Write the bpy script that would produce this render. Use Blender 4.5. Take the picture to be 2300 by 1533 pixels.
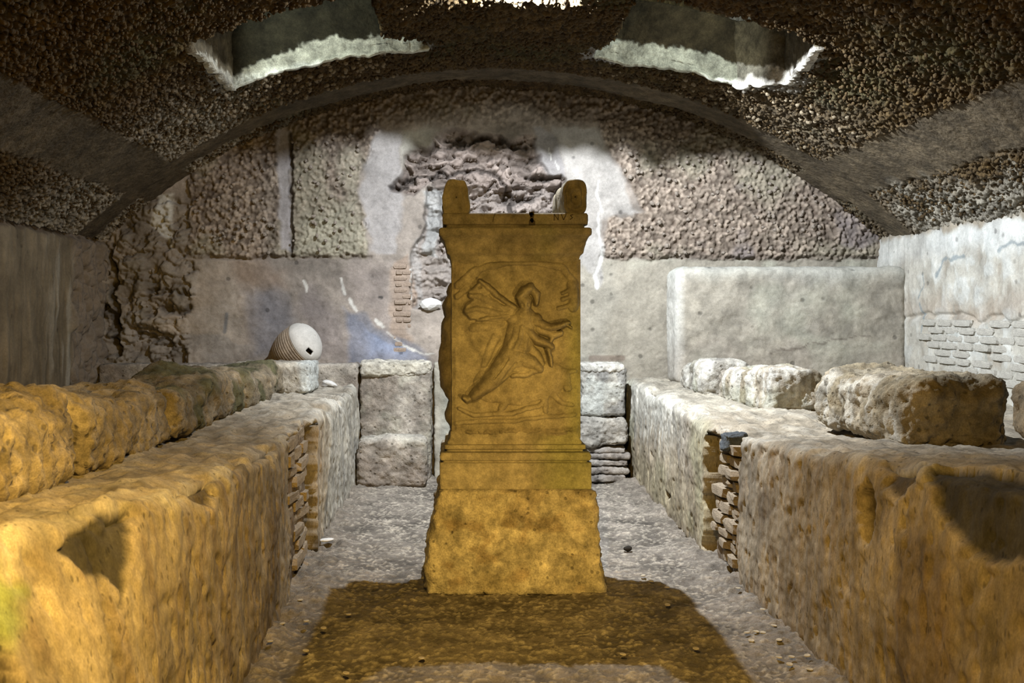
import bpy, bmesh, math, random
import numpy as np
from mathutils import Vector

random.seed(7)
rng = np.random.default_rng(11)
for o in list(bpy.data.objects):
    bpy.data.objects.remove(o, do_unlink=True)
SC = bpy.context.scene
COL = SC.collection

# ------------------------------------------------------------------ camera, world, lights, exposure
F = 2236.0            # focal length in pixels of the 2300 px wide frame
U0, V0, CH = 1030.0, 700.0, 1.3   # vanishing point of the aisle, camera height
cd = bpy.data.cameras.new('camera')
cam = bpy.data.objects.new('camera', cd)
COL.objects.link(cam)
cam.location = (0, 0, CH)
cam.rotation_euler = (math.pi / 2, 0, 0)
cd.sensor_width = 36
cd.lens = 36 * F / 2300
cd.shift_x = (1150 - U0) / 2300
cd.shift_y = (V0 - 766.5) / 2300
cd.clip_start = 0.05
cd.dof.use_dof = True
cd.dof.focus_distance = 4.9
cd.dof.aperture_fstop = 5.6
SC.camera = cam

w = bpy.data.worlds.new('dark_world')
w.use_nodes = True
w.node_tree.nodes['Background'].inputs[0].default_value = (0.5, 0.45, 0.4, 1)
w.node_tree.nodes['Background'].inputs[1].default_value = 0.0
SC.world = w

def lamp(name, kind, loc, energy, color, size=0.03, aim=None, cone=120, blend=0.4):
    ld = bpy.data.lights.new(name, kind)
    ld.energy = energy
    ld.color = color
    ld.shadow_soft_size = size
    lo = bpy.data.objects.new(name, ld)
    COL.objects.link(lo)
    lo.location = loc
    if aim is not None:
        lo.rotation_euler = (Vector(aim) - Vector(loc)).to_track_quat('-Z', 'Y').to_euler()
    if kind == 'SPOT':
        ld.spot_size = math.radians(cone)
        ld.spot_blend = blend
    return lo

COLD = (0.93, 0.965, 1.0)
WARM = (1.0, 0.61, 0.14)
lamp('crown_shaft_light', 'SPOT', (0.30, 5.47, 3.170), 1020, COLD, 0.010, (1.75, 7.2, 0.95), 162, 1.0)
lamp('crown_shaft_spill', 'POINT', (0.30, 5.47, 3.170), 125, COLD, 0.010)
lamp('left_shaft_boost', 'SPOT', (-0.98, 5.62, 3.10), 34, (0.95, 1.0, 0.90), 0.03, (-0.75, 6.6, 3.03), 95, 0.6)  # small lamp added to brighten the lining of the left opening
lamp('right_shaft_boost', 'SPOT', (1.50, 5.68, 3.10), 34, (0.95, 1.0, 0.90), 0.03, (1.35, 6.75, 3.03), 95, 0.6)  # small lamp added to brighten the lining of the right opening
lamp('warm_high_light', 'SPOT', (-0.05, 1.35, 1.93), 330, WARM, 0.05, (-0.42, 2.75, 0.50), 122, 1.0)
lamp('warm_high_spill', 'POINT', (-0.05, 1.35, 1.93), 80, WARM, 0.05)
lamp('warm_floor_light', 'SPOT', (1.20, 2.15, 0.38), 195, WARM, 0.04, (0.22, 4.75, 0.66), 44, 0.9)
SC.view_settings.view_transform = 'Standard'
SC.view_settings.look = 'None'
SC.view_settings.exposure = 0.0
SC.view_settings.gamma = 1.0
SC.view_settings.use_curve_mapping = False

# ------------------------------------------------------------------ room numbers (metres)
XC = 0.27                      # middle of the vault
XL, XR = XC - 3.1, XC + 3.1    # side walls
YB = 8.0                       # back wall
YF = -2.5                      # wall behind the viewer
RV, ZT, ZS = 4.55, 3.12, 1.90  # vault radius, crown, springing
ZC = ZT - RV
AV = math.asin(3.1 / RV)

def vz(x):
    return ZC + np.sqrt(np.maximum(RV * RV - (np.asarray(x) - XC) ** 2, 0))

def at(u, v, d):
    return ((u - U0) / F * d, d, CH + (V0 - v) / F * d)

# ------------------------------------------------------------------ noise
def _hash(ix, iy, iz, seed):
    h = (ix.astype(np.uint32) * np.uint32(374761393) + iy.astype(np.uint32) * np.uint32(668265263)
         + iz.astype(np.uint32) * np.uint32(2147483647 & 0x7feb352d) + np.uint32(seed * 974711 + 13))
    h = (h ^ (h >> np.uint32(13))) * np.uint32(1274126177)
    h = (h ^ (h >> np.uint32(16))) * np.uint32(2246822519)
    h = h ^ (h >> np.uint32(15))
    return h.astype(np.float32) / np.float32(4294967296.0)

def vnoise(P, seed=0):
    P = np.asarray(P, np.float32)
    i = np.floor(P)
    f = P - i
    f = f * f * f * (f * (f * 6 - 15) + 10)
    i = i.astype(np.int64)
    x, y, z = i[..., 0], i[..., 1], i[..., 2]
    fx, fy, fz = f[..., 0], f[..., 1], f[..., 2]
    def L(a, b, t): return a + (b - a) * t
    c = [[[_hash(x + a, y + b, z + c_, seed) for c_ in (0, 1)] for b in (0, 1)] for a in (0, 1)]
    r = L(L(L(c[0][0][0], c[1][0][0], fx), L(c[0][1][0], c[1][1][0], fx), fy),
          L(L(c[0][0][1], c[1][0][1], fx), L(c[0][1][1], c[1][1][1], fx), fy), fz)
    return r * 2 - 1

def fbm(P, scale=1.0, octv=4, seed=0, gain=0.5):
    P = np.asarray(P, np.float32) * np.asarray(scale, np.float32)
    r = np.zeros(P.shape[:-1], np.float32)
    a, n = 1.0, 0.0
    for k in range(octv):
        r += a * vnoise(P, seed + k * 7)
        n += a
        a *= gain
        P = P * 2.03 + 5.7
    return r / n * 1.6

def worley2(s, t, seed=0):
    s = np.asarray(s, np.float32); t = np.asarray(t, np.float32)
    i = np.floor(s).astype(np.int64); j = np.floor(t).astype(np.int64)
    f1 = np.full(s.shape, 9, np.float32); f2 = f1.copy(); cid = np.zeros(s.shape, np.float32)
    zz = np.zeros_like(i)
    for a in (-1, 0, 1):
        for b in (-1, 0, 1):
            px = i + a + _hash(i + a, j + b, zz, seed)
            py = j + b + _hash(i + a, j + b, zz + 1, seed)
            dd = (px - s) ** 2 + (py - t) ** 2
            near = dd < f1
            f2 = np.where(near, f1, np.minimum(f2, dd))
            cid = np.where(near, _hash(i + a, j + b, zz + 2, seed), cid)
            f1 = np.where(near, dd, f1)
    return np.sqrt(f1), np.sqrt(f2), cid

def sstep(a, b, x):
    t = np.clip((x - a) / (b - a), 0, 1)
    return t * t * (3 - 2 * t)

def pip(x, y, pts):
    r = np.zeros(np.shape(x), bool)
    n = len(pts)
    for k in range(n):
        x1, y1 = pts[k]; x2, y2 = pts[(k + 1) % n]
        if y1 == y2: continue
        c = ((y1 > y) != (y2 > y)) & (x < (x2 - x1) * (y - y1) / (y2 - y1) + x1)
        r ^= c
    return r

def polydist(x, y, pts):
    d = np.full(np.shape(x), 1e9)
    for (x1, y1), (x2, y2) in zip(pts[:-1], pts[1:]):
        vx, vy = x2 - x1, y2 - y1
        t = np.clip(((x - x1) * vx + (y - y1) * vy) / max(vx * vx + vy * vy, 1e-9), 0, 1)
        d = np.minimum(d, np.hypot(x - x1 - t * vx, y - y1 - t * vy))
    return d

def soft_poly(x, y, pts, s):
    """1 inside, 0 outside, ramp of width s"""
    ins = pip(x, y, pts)
    d = polydist(x, y, list(pts) + [pts[0]])
    sd = np.where(ins, d, -d)
    return sstep(-s, s, sd)

def mixc(c, m, col):
    return c + (np.asarray(col) - c) * m[..., None]

# ------------------------------------------------------------------ meshes
def mesh_from(name, V, faces, col=None, smooth=True):
    V = np.ascontiguousarray(np.asarray(V, np.float32).reshape(-1, 3))
    me = bpy.data.meshes.new(name)
    if isinstance(faces, np.ndarray):
        k = faces.shape[1]
        me.vertices.add(len(V)); me.vertices.foreach_set('co', V.ravel())
        me.loops.add(faces.size); me.loops.foreach_set('vertex_index', faces.astype(np.int32).ravel())
        me.polygons.add(len(faces))
        me.polygons.foreach_set('loop_start', np.arange(0, faces.size, k, dtype=np.int32))
        try:
            me.polygons.foreach_set('loop_total', np.full(len(faces), k, np.int32))
        except Exception:
            pass
    else:
        me.from_pydata([tuple(v) for v in V], [], faces)
    if col is not None:
        a = me.attributes.new('Col', 'FLOAT_COLOR', 'POINT')
        c4 = np.ones((len(V), 4), np.float32)
        c4[:, :3] = np.clip(np.asarray(col, np.float32).reshape(-1, 3), 0.002, 1)
        a.data.foreach_set('color', c4.ravel())
    me.update(calc_edges=True)
    me.validate()
    if smooth:
        me.polygons.foreach_set('use_smooth', np.ones(len(me.polygons), bool))
    return me

def grid_faces(nu, nv, flip=False, keep=None, wrap_u=False):
    ii = np.arange(nu if wrap_u else nu - 1)
    i, j = np.meshgrid(ii, np.arange(nv - 1), indexing='ij')
    i2 = (i + 1) % nu
    f = np.stack([i * nv + j, i2 * nv + j, i2 * nv + j + 1, i * nv + j + 1], -1).reshape(-1, 4)
    if flip:
        f = f[:, ::-1]
    if keep is not None:
        f = f[keep.reshape(-1)]
    return f

def link(name, me, mat, parent=None, origin=None):
    o = bpy.data.objects.new(name, me)
    COL.objects.link(o)
    if mat is not None and me is not None:
        me.materials.append(mat)
    off = Vector((0, 0, 0))
    if parent is not None:
        o.parent = parent
        p = parent
        while p is not None:
            off += p.location
            p = p.parent
    if origin is not None:
        o.location = Vector(origin) - off
        off = Vector(origin)
    if me is not None and off.length > 0:
        n = len(me.vertices)
        a = np.empty(n * 3, np.float32)
        me.vertices.foreach_get('co', a)
        a = a.reshape(-1, 3) - np.array(off, np.float32)
        me.vertices.foreach_set('co', a.ravel())
        me.update()
    return o

def tag(o, label=None, cat=None, group=None, kind=None):
    if label: o['label'] = label
    if cat: o['category'] = cat
    if group: o['group'] = group
    if kind: o['kind'] = kind
    return o

def empty(name, loc):
    o = bpy.data.objects.new(name, None)
    COL.objects.link(o)
    o.location = loc
    o.empty_display_size = 0.1
    return o

def box_surface(hx, hy, hz, step):
    """numpy box surface with merged vertices, centred"""
    vs, fs, n0 = [], [], 0
    h = (hx, hy, hz)
    for ax in range(3):
        b, c = (ax + 1) % 3, (ax + 2) % 3
        nb = max(2, int(round(2 * h[b] / step)) + 1); nc = max(2, int(round(2 * h[c] / step)) + 1)
        B, C_ = np.meshgrid(np.linspace(-h[b], h[b], nb), np.linspace(-h[c], h[c], nc), indexing='ij')
        for sg in (-1, 1):
            P = np.zeros((nb, nc, 3)); P[..., ax] = sg * h[ax]; P[..., b] = B; P[..., c] = C_
            f = grid_faces(nb, nc, flip=(sg < 0))
            vs.append(P.reshape(-1, 3)); fs.append(f + n0); n0 += nb * nc
    V = np.concatenate(vs); Fq = np.concatenate(fs)
    key = np.round(V * 1e5).astype(np.int64)
    _, idx, inv = np.unique(key, axis=0, return_index=True, return_inverse=True)
    return V[idx], inv.reshape(-1)[Fq]

def round_box(V, h, r):
    h = np.asarray(h)
    inner = np.clip(V, -(h - r), h - r)
    d = V - inner
    L = np.linalg.norm(d, axis=1, keepdims=True)
    n = d / np.maximum(L, 1e-9)
    return inner + n * r, n

def rough_block(name, lo, hi, mat, colf, parent=None, r=0.04, step=0.012, amp=0.02, fine=0.006, seed=1,
                rotz=0.0, shape=None, amp_scale=6.0, thing=True, warp=0.0):
    lo, hi = np.array(lo, float), np.array(hi, float)
    c, h = (lo + hi) / 2, (hi - lo) / 2
    V, Fq = box_surface(h[0], h[1], h[2], step)
    V, N = round_box(V, h, r)
    if shape is not None:
        V = shape(V, h)
    W = V + c
    d = amp * fbm(W, amp_scale, 4, seed) + fine * fbm(W, 38, 3, seed + 3)
    wv, w2, _ = worley2(W[:, 0] * 13 + W[:, 1] * 15 + seed, W[:, 2] * 17 + W[:, 1] * 3)
    d += -0.35 * amp * np.exp(-(w2 - wv) * 9)
    if warp:
        d += warp * fbm(W, 2.1, 2, seed + 9)
    V = V + N * d[:, None]
    if rotz:
        cs, sn = math.cos(rotz), math.sin(rotz)
        V = np.stack([V[:, 0] * cs - V[:, 1] * sn, V[:, 0] * sn + V[:, 1] * cs, V[:, 2]], -1)
    W = V + c
    me = mesh_from(name, W, Fq, colf(W, N, d))
    return link(name, me, mat, parent, origin=None if parent else (c[0], c[1], lo[2]))

# ------------------------------------------------------------------ materials
def stone_mat(name, bump=0.35, fine=90, mott=0.55, rough=0.95, const=None, pit=0.0, mscale=9.0, stretch=(1, 1, 1), spots=0, dens=0.62):
    m = bpy.data.materials.new(name)
    m.use_nodes = True
    nt = m.node_tree
    N, Lk = nt.nodes, nt.links
    bs = N['Principled BSDF']
    bs.inputs['Roughness'].default_value = rough
    bs.inputs['Specular IOR Level'].default_value = 0.25
    tc = N.new('ShaderNodeTexCoord')
    mp = N.new('ShaderNodeMapping'); mp.inputs['Scale'].default_value = stretch
    Lk.new(tc.outputs['Object'], mp.inputs['Vector'])
    if const is None:
        src = N.new('ShaderNodeAttribute'); src.attribute_name = 'Col'
        cs = src.outputs['Color']
    else:
        src = N.new('ShaderNodeRGB'); src.outputs[0].default_value = (*const, 1)
        cs = src.outputs[0]
    def noise(scale, det=6, rg=0.62):
        n = N.new('ShaderNodeTexNoise')
        n.inputs['Scale'].default_value = scale
        n.inputs['Detail'].default_value = det
        n.inputs['Roughness'].default_value = rg
        Lk.new(mp.outputs[0], n.inputs['Vector'])
        return n
    n1, n2, n3 = noise(mscale), noise(fine * 0.45), noise(fine * 1.7, 4)
    def rng_(n, lo, hi):
        r = N.new('ShaderNodeMapRange')
        r.inputs['From Min'].default_value = 0.32; r.inputs['From Max'].default_value = 0.68
        r.inputs['To Min'].default_value = lo; r.inputs['To Max'].default_value = hi
        Lk.new(n.outputs['Fac'], r.inputs['Value'])
        return r
    a = rng_(n1, 1 - mott, 1 + mott * 0.75); b = rng_(n2, 1 - mott * 0.45, 1 + mott * 0.4)
    mu0 = N.new('ShaderNodeMath'); mu0.operation = 'MULTIPLY'; mu0.inputs[1].default_value = 0.66
    mu = N.new('ShaderNodeMath'); mu.operation = 'MULTIPLY'
    Lk.new(a.outputs[0], mu0.inputs[0]); Lk.new(mu0.outputs[0], mu.inputs[0]); g_ = rng_(n3, 1 - mott * 0.5, 1 + mott * 0.5); mg = N.new('ShaderNodeMath'); mg.operation = 'MULTIPLY'
    Lk.new(b.outputs[0], mg.inputs[0]); Lk.new(g_.outputs[0], mg.inputs[1]); Lk.new(mg.outputs[0], mu.inputs[1])
    mx = N.new('ShaderNodeMix'); mx.data_type = 'RGBA'; mx.blend_type = 'MULTIPLY'
    mx.inputs['Factor'].default_value = 1.0
    Lk.new(cs, mx.inputs['A'])
    Lk.new(mu.outputs[0], mx.inputs['B'])
    Lk.new(mx.outputs['Result'], bs.inputs['Base Color'])
    ad = N.new('ShaderNodeMath'); ad.operation = 'ADD'
    Lk.new(n2.outputs['Fac'], ad.inputs[0])
    h3 = N.new('ShaderNodeMath'); h3.operation = 'MULTIPLY'; h3.inputs[1].default_value = 0.5
    Lk.new(n3.outputs['Fac'], h3.inputs[0]); Lk.new(h3.outputs[0], ad.inputs[1])
    hout = ad.outputs[0]
    if spots:
        vs = N.new('ShaderNodeTexVoronoi'); vs.inputs['Scale'].default_value = spots
        Lk.new(mp.outputs[0], vs.inputs['Vector'])
        m1 = N.new('ShaderNodeMapRange'); m1.inputs['From Min'].default_value = 0.16; m1.inputs['From Max'].default_value = 0.30
        m1.inputs['To Min'].default_value = 1.0; m1.inputs['To Max'].default_value = 0.0
        Lk.new(vs.outputs['Distance'], m1.inputs['Value'])
        sp = N.new('ShaderNodeSeparateColor'); Lk.new(vs.outputs['Color'], sp.inputs[0])
        m2 = N.new('ShaderNodeMath'); m2.operation = 'GREATER_THAN'; m2.inputs[1].default_value = dens; Lk.new(sp.outputs[0], m2.inputs[0])
        m3 = N.new('ShaderNodeMath'); m3.operation = 'MULTIPLY'; Lk.new(m1.outputs[0], m3.inputs[0]); Lk.new(m2.outputs[0], m3.inputs[1])
        ms = N.new('ShaderNodeMath'); ms.operation = 'MULTIPLY_ADD'; ms.inputs[1].default_value = -1.4
        Lk.new(m3.outputs[0], ms.inputs[0]); Lk.new(hout, ms.inputs[2])
        hout = ms.outputs[0]
        md = N.new('ShaderNodeMath'); md.operation = 'MULTIPLY_ADD'; md.inputs[1].default_value = -0.45; md.inputs[2].default_value = 1.0
        Lk.new(m3.outputs[0], md.inputs[0])
        mm = N.new('ShaderNodeMath'); mm.operation = 'MULTIPLY'
        Lk.new(mu.outputs[0], mm.inputs[0]); Lk.new(md.outputs[0], mm.inputs[1]); Lk.new(mm.outputs[0], mx.inputs['B'])
    if pit:
        vo = N.new('ShaderNodeTexVoronoi'); vo.inputs['Scale'].default_value = fine * 0.6
        Lk.new(mp.outputs[0], vo.inputs['Vector'])
        pm = N.new('ShaderNodeMath'); pm.operation = 'MULTIPLY_ADD'; pm.inputs[1].default_value = -pit
        Lk.new(vo.outputs['Distance'], pm.inputs[0]); Lk.new(hout, pm.inputs[2])
        hout = pm.outputs[0]
    bp = N.new('ShaderNodeBump')
    bp.inputs['Strength'].default_value = bump
    bp.inputs['Distance'].default_value = 0.02
    Lk.new(hout, bp.inputs['Height'])
    Lk.new(bp.outputs['Normal'], bs.inputs['Normal'])
    return m

M_VAULT = stone_mat('pumice_vault', 0.55, 70, 0.5, pit=0.6)
M_WALL = stone_mat('old_plaster', 0.28, 110, 0.26, mscale=6, spots=13, dens=0.93)
M_BENCH = stone_mat('bench_plaster', 0.24, 150, 0.46, mscale=7, pit=0.0, stretch=(1.2, 1.2, .45), spots=46)
M_BLOCK = stone_mat('rubble_block', 0.42, 100, 0.46, mscale=9, pit=0.3, spots=26)
M_ALTAR = stone_mat('altar_stone', 0.28, 90, 0.36, mscale=14)
M_PLINTH = stone_mat('plinth_stone', 0.55, 70, 0.5, mscale=13, pit=0.3, spots=34, dens=0.88)
M_FLOOR = stone_mat('mosaic_floor', 0.5, 80, 0.45, rough=0.8, mscale=6)
M_BRICK = stone_mat('brick', 0.5, 80, 0.4, const=(0.46, 0.38, 0.28))
M_LIMEBRICK = stone_mat('limewashed_brick', 0.45, 70, 0.3, const=(0.62, 0.61, 0.555))
M_REDBRICK = stone_mat('red_brick', 0.4, 80, 0.35, const=(0.42, 0.335, 0.27))
M_LIME = stone_mat('white_lime', 0.3, 60, 0.2, const=(0.85, 0.86, 0.86))
M_METAL = stone_mat('dark_metal', 0.05, 90, 0.1, rough=0.5, const=(0.05, 0.05, 0.05))
M_COIN = stone_mat('dull_coin', 0.05, 120, 0.25, rough=0.45, const=(0.62, 0.56, 0.44))
M_PEB = stone_mat('pumice_pebble', 0.4, 60, 0.35, const=(0.36, 0.30, 0.21))
M_PEBW = stone_mat('wall_pebble', 0.4, 60, 0.3, const=(0.40, 0.35, 0.30))
M_CUT_SHADE = stone_mat('incised_shadow', 0.1, 60, 0.1, const=(0.09, 0.07, 0.05))  # dark colour standing for the shade inside the cuts
glass = bpy.data.materials.new('lamp_glass'); glass.use_nodes = True
_b = glass.node_tree.nodes['Principled BSDF']
_b.inputs['Base Color'].default_value = (0.9, 0.95, 1, 1); _b.inputs['Roughness'].default_value = 0.1
_b.inputs['Emission Color'].default_value = (0.93, 0.97, 1, 1); _b.inputs['Emission Strength'].default_value = 3.0

def pebble_mesh(name, seed, sub=2):
    bm = bmesh.new()
    bmesh.ops.create_icosphere(bm, subdivisions=sub, radius=1.0)
    r = random.Random(seed)
    k = [Vector((r.uniform(-1, 1), r.uniform(-1, 1), r.uniform(-1, 1))).normalized() for _ in range(7)]
    for v in bm.verts:
        s = 1.0
        for q, kk in enumerate(k):
            s -= 0.22 * max(0.0, v.co.dot(kk) - 0.62)
        v.co *= s * r.uniform(0.93, 1.06)
    me = bpy.data.meshes.new(name)
    bm.to_mesh(me); bm.free()
    return me

# ================================================================== THE VAULT (ceiling)
HOLES = {
    'left': [(-1.48, 5.45), (-.49, 5.45), (-.49, 6.36), (-.24, 6.55), (-.2, 6.74), (-.34, 6.72), (-.5, 6.62), (-1.0, 6.52), (-1.48, 6.42)],
    'right': [(1.0, 5.5), (2.0, 5.5), (2.07, 6.22), (1.86, 6.64), (1.42, 6.72), (1.12, 6.82), (.93, 6.86), (.92, 6.70), (1.0, 6.45)],
    'crown': [(-.14, 5.0), (.69, 5.0), (.69, 5.80), (.45, 5.77), (.12, 5.77), (-.14, 5.80)],
}

def vault_zone(s_rel, d):
    """1 on the smooth plaster bands, 0 on the pumice panels"""
    ax = np.abs(s_rel)
    b1 = sstep(7.36, 7.40, d) * (1 - sstep(7.72, 7.76, d))
    b2 = sstep(2.40, 2.43, ax) * (1 - sstep(2.74, 2.78, ax))
    return np.maximum(b1, b2)

def build_vault():
    a = np.linspace(-AV - 0.004, AV + 0.004, 860)
    d = np.concatenate([np.arange(YF, 3.85, 0.12), np.arange(3.85, 8.06, 0.0082)])
    A, D = np.meshgrid(a, d, indexing='ij')
    x = XC + RV * np.sin(A); z = ZC + RV * np.cos(A)
    P = np.stack([x, D, z], -1)
    s = A * RV
    wob = 0.03 * fbm(P, 9, 3, 5)
    rel = (x - XC) + wob * 0.6
    zone = vault_zone(rel, D + wob * 0.6)
    wx = s * 38 + 0.5 * vnoise(P * 20, 3); wy = D * 38 + 0.5 * vnoise(P * 20, 4)
    f1, f2, cid = worley2(wx, wy, 2)
    nod = np.clip(1 - (f1 / 0.62) ** 2, 0, 1) ** 0.5 * (0.45 + 0.75 * cid)
    lump = fbm(P, 2.2, 3, 21)
    fine = fbm(P, 26, 2, 8)
    disp = (1 - zone) * (0.026 * nod + 0.012 * fine - 0.004) + zone * (0.014 + 0.003 * fine) + 0.014 * lump
    # ribs of the trowel along the smooth bands
    sb = zone * 0.004 * np.sin(D * 9 + 2 * vnoise(P * 3, 6))
    disp += sb
    disp *= np.where(D < 3.8, 0.4, 1)
    n = np.stack([np.sin(A), 0 * A, np.cos(A)], -1)
    Pn = P - n * disp[..., None]
    # openings
    jx = x + 0.018 * fbm(P, 24, 2, 31); jy = D + 0.018 * fbm(P, 24, 2, 37)
    inside = np.zeros(x.shape, bool)
    for pts in HOLES.values():
        inside |= pip(jx, jy, pts)
    Pn[..., 2] += np.where(inside, 0.75, 0)
    # colour
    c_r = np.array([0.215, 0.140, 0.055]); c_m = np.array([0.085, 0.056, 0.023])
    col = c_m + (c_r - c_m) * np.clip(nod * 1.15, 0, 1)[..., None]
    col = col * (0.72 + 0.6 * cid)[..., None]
    tone = fbm(P, 1.3, 3, 51)
    col = mixc(col, sstep(0.1, 0.7, tone) * 0.55, (0.13, 0.135, 0.06))
    col = mixc(col, sstep(0.2, 0.8, -tone) * 0.4, (0.20, 0.12, 0.06))
    bandc = np.array([0.265, 0.21, 0.135]) * (1 + 0.25 * fbm(P, 4, 3, 55))[..., None]
    col = mixc(col, zone, bandc) if np.ndim(bandc) == 1 else col + (bandc - col) * zone[..., None]
    # paler towards the back and along the springing, lamplight put into the colour
    pale = sstep(5.6, 7.0, D) * sstep(1.3, 2.3, np.abs(rel)) * (1 - zone)
    col = mixc(col, pale * np.where(rel < 0, 0.55, 0.22) * np.clip(nod + 0.15, 0, 1), (0.56, 0.52, 0.44))
    low = sstep(2.78, 2.95, rel + 0.1 * fbm(P, 5, 2, 61))
    col = mixc(col, low * np.clip(nod + 0.4, 0, 1) * sstep(4.2, 5, D) * (1 - sstep(7.1, 7.4, D)), (0.72, 0.68, 0.57))  # pumice above the right wall whitened as if lit
    # lime runs beside the side openings
    for pts in ([(-.62, 6.40), (-.2, 6.62), (-.16, 6.82), (-.36, 6.80), (-.58, 6.68)],
                [(.90, 6.62), (.86, 6.92), (1.08, 6.92), (1.2, 6.80), (1.03, 6.6)]):
        col = mixc(col, soft_poly(x + .05 * fbm(P, 15, 2, 71), D + .05 * fbm(P, 15, 2, 72), pts, .02), (0.8, 0.81, 0.82))
    lr = [(-1.53, 5.9), (-1.48, 5.9), (-1.42, 6.5), (-1.56, 6.5)]
    col = mixc(col, soft_poly(x + .03 * fbm(P, 15, 2, 71), D, lr, .02), (0.7, 0.7, 0.66))
    rr = [(2.0, 5.6), (2.08, 5.6), (2.16, 6.3), (1.9, 6.74), (1.8, 6.64), (2.05, 6.2)]
    col = mixc(col, soft_poly(x + .03 * fbm(P, 15, 2, 71), D, rr, .02) * .8, (0.66, 0.64, 0.58))
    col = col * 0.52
    col = mixc(col, pale * np.where(rel < 0, 0.85, 0.10) * np.clip(nod - .1, 0, 1), (0.52, 0.48, 0.40))  # lit look of the pumice laid over the darkened colour
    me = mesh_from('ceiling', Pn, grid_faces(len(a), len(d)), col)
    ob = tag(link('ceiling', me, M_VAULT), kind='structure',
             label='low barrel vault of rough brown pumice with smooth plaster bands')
    return ob

ceiling = build_vault()

def lining(name, chain, heights, lime, above, seed, parent):
    """plaster lining of an opening, following its edge upwards"""
    pts = np.array(chain, float)
    seg = np.hypot(*(pts[1:] - pts[:-1]).T); L = np.concatenate([[0], np.cumsum(seg)])
    t = np.arange(0, L[-1], 0.008)
    X = np.interp(t, L, pts[:, 0]); Y = np.interp(t, L, pts[:, 1])
    zz = np.concatenate([np.arange(-0.035, 0.4, 0.008)])
    T, Zr = np.meshgrid(t, zz, indexing='ij')
    Xg = np.repeat(X[:, None], len(zz), 1); Yg = np.repeat(Y[:, None], len(zz), 1)
    Zg = vz(Xg) + Zr
    P = np.stack([Xg, Yg, Zg], -1)
    dx = np.gradient(X); dy = np.gradient(Y); ln = np.hypot(dx, dy)
    nx, ny = -dy / ln, dx / ln       # points to the left of the chain = into the opening
    amt = 0.03 + 0.012 * fbm(P, 9, 4, seed) + 0.012 * sstep(0.0, -0.03, Zr)
    P[..., 0] += nx[:, None] * amt; P[..., 1] += ny[:, None] * amt
    P[..., 2] += 0.015 * fbm(P, 14, 2, seed + 1) * (Zr < 0.02)
    hb = np.interp(t, L, heights)[:, None] + 0.03 * fbm(P, 10, 3, seed + 2) + 0.012 * fbm(P, 40, 2, seed + 8)
    m = sstep(0.012, -0.012, Zr - hb)
    c = np.zeros(P.shape); c[:] = above
    c *= (1 + 0.3 * fbm(P, 6, 3, seed + 4))[..., None]
    lm = np.zeros(P.shape); lm[:] = lime
    lm *= (1 + 0.12 * fbm(P, 14, 3, seed + 5))[..., None]
    c = c + (lm - c) * m[..., None]  # lamplit band on the plaster put into the colour, dark above it
    # turn the free edges back into the masonry so that the lining has a thickness
    P = np.pad(P, ((1, 1), (1, 1), (0, 0)), 'edge'); c = np.pad(c, ((1, 1), (1, 1), (0, 0)), 'edge')
    nxp = np.pad(nx, 1, 'edge'); nyp = np.pad(ny, 1, 'edge')
    edge = np.zeros(P.shape[:2], bool); edge[0] = edge[-1] = True; edge[:, 0] = edge[:, -1] = True
    P[..., 0] -= np.where(edge, nxp[:, None] * 0.06, 0); P[..., 1] -= np.where(edge, nyp[:, None] * 0.06, 0)
    me = mesh_from(name, P, grid_faces(P.shape[0], P.shape[1]), c)
    return link(name, me, M_VAULT, parent)

hl = HOLES['left']; hr = HOLES['right']
lining('opening_lining', hl[4:9], [.06, .07, .09, .11, .03], (.80, .84, .74), (.045, .042, .026), 3, ceiling)
lining('opening_lining', [hl[8], (-1.48, 5.47)], [.05, -.02], (.66, .64, .54), (.19, .16, .105), 4, ceiling)
lining('opening_lining', hr[3:7], [.12, .12, .10, .06], (.80, .84, .74), (.062, .05, .028), 5, ceiling)
lining('opening_lining', [hr[1], hr[2], hr[3]], [.0, .06, .13], (.68, .66, .60), (.14, .12, .078), 6, ceiling)

# pumice lumps that can be picked apart, round the openings and beside the bands
PEB = [pebble_mesh('pumice_stone', k, 2 if k < 4 else 1) for k in range(6)]
for m_ in PEB: m_.materials.append(M_PEB)
cnt = 0
while cnt < 290:
    sd = random.choice((-1, -1, 1))
    x = XC + sd * random.uniform(0.75, 2.38); d = random.uniform(6.35, 7.36)
    if sd > 0 and random.random() < 0.3:
        x = random.uniform(1.6, 2.6); d = random.uniform(6.3, 7.3)
    if any(bool(pip(np.array([x]), np.array([d]), p)[0]) for p in HOLES.values()): continue
    o = bpy.data.objects.new('pumice_stone', PEB[cnt % 4])
    COL.objects.link(o); o.parent = ceiling
    a = math.asin((x - XC) / RV)
    r = random.uniform(0.009, 0.018)
    o.location = (XC + (RV - 0.020) * math.sin(a), d, ZC + (RV - 0.020) * math.cos(a))
    o.scale = (r * random.uniform(.8, 1.3), r * random.uniform(.8, 1.3), r * random.uniform(.8, 1.4))
    o.rotation_euler = (random.uniform(0, 6), random.uniform(0, 6), random.uniform(0, 6))
    cnt += 1

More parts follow.
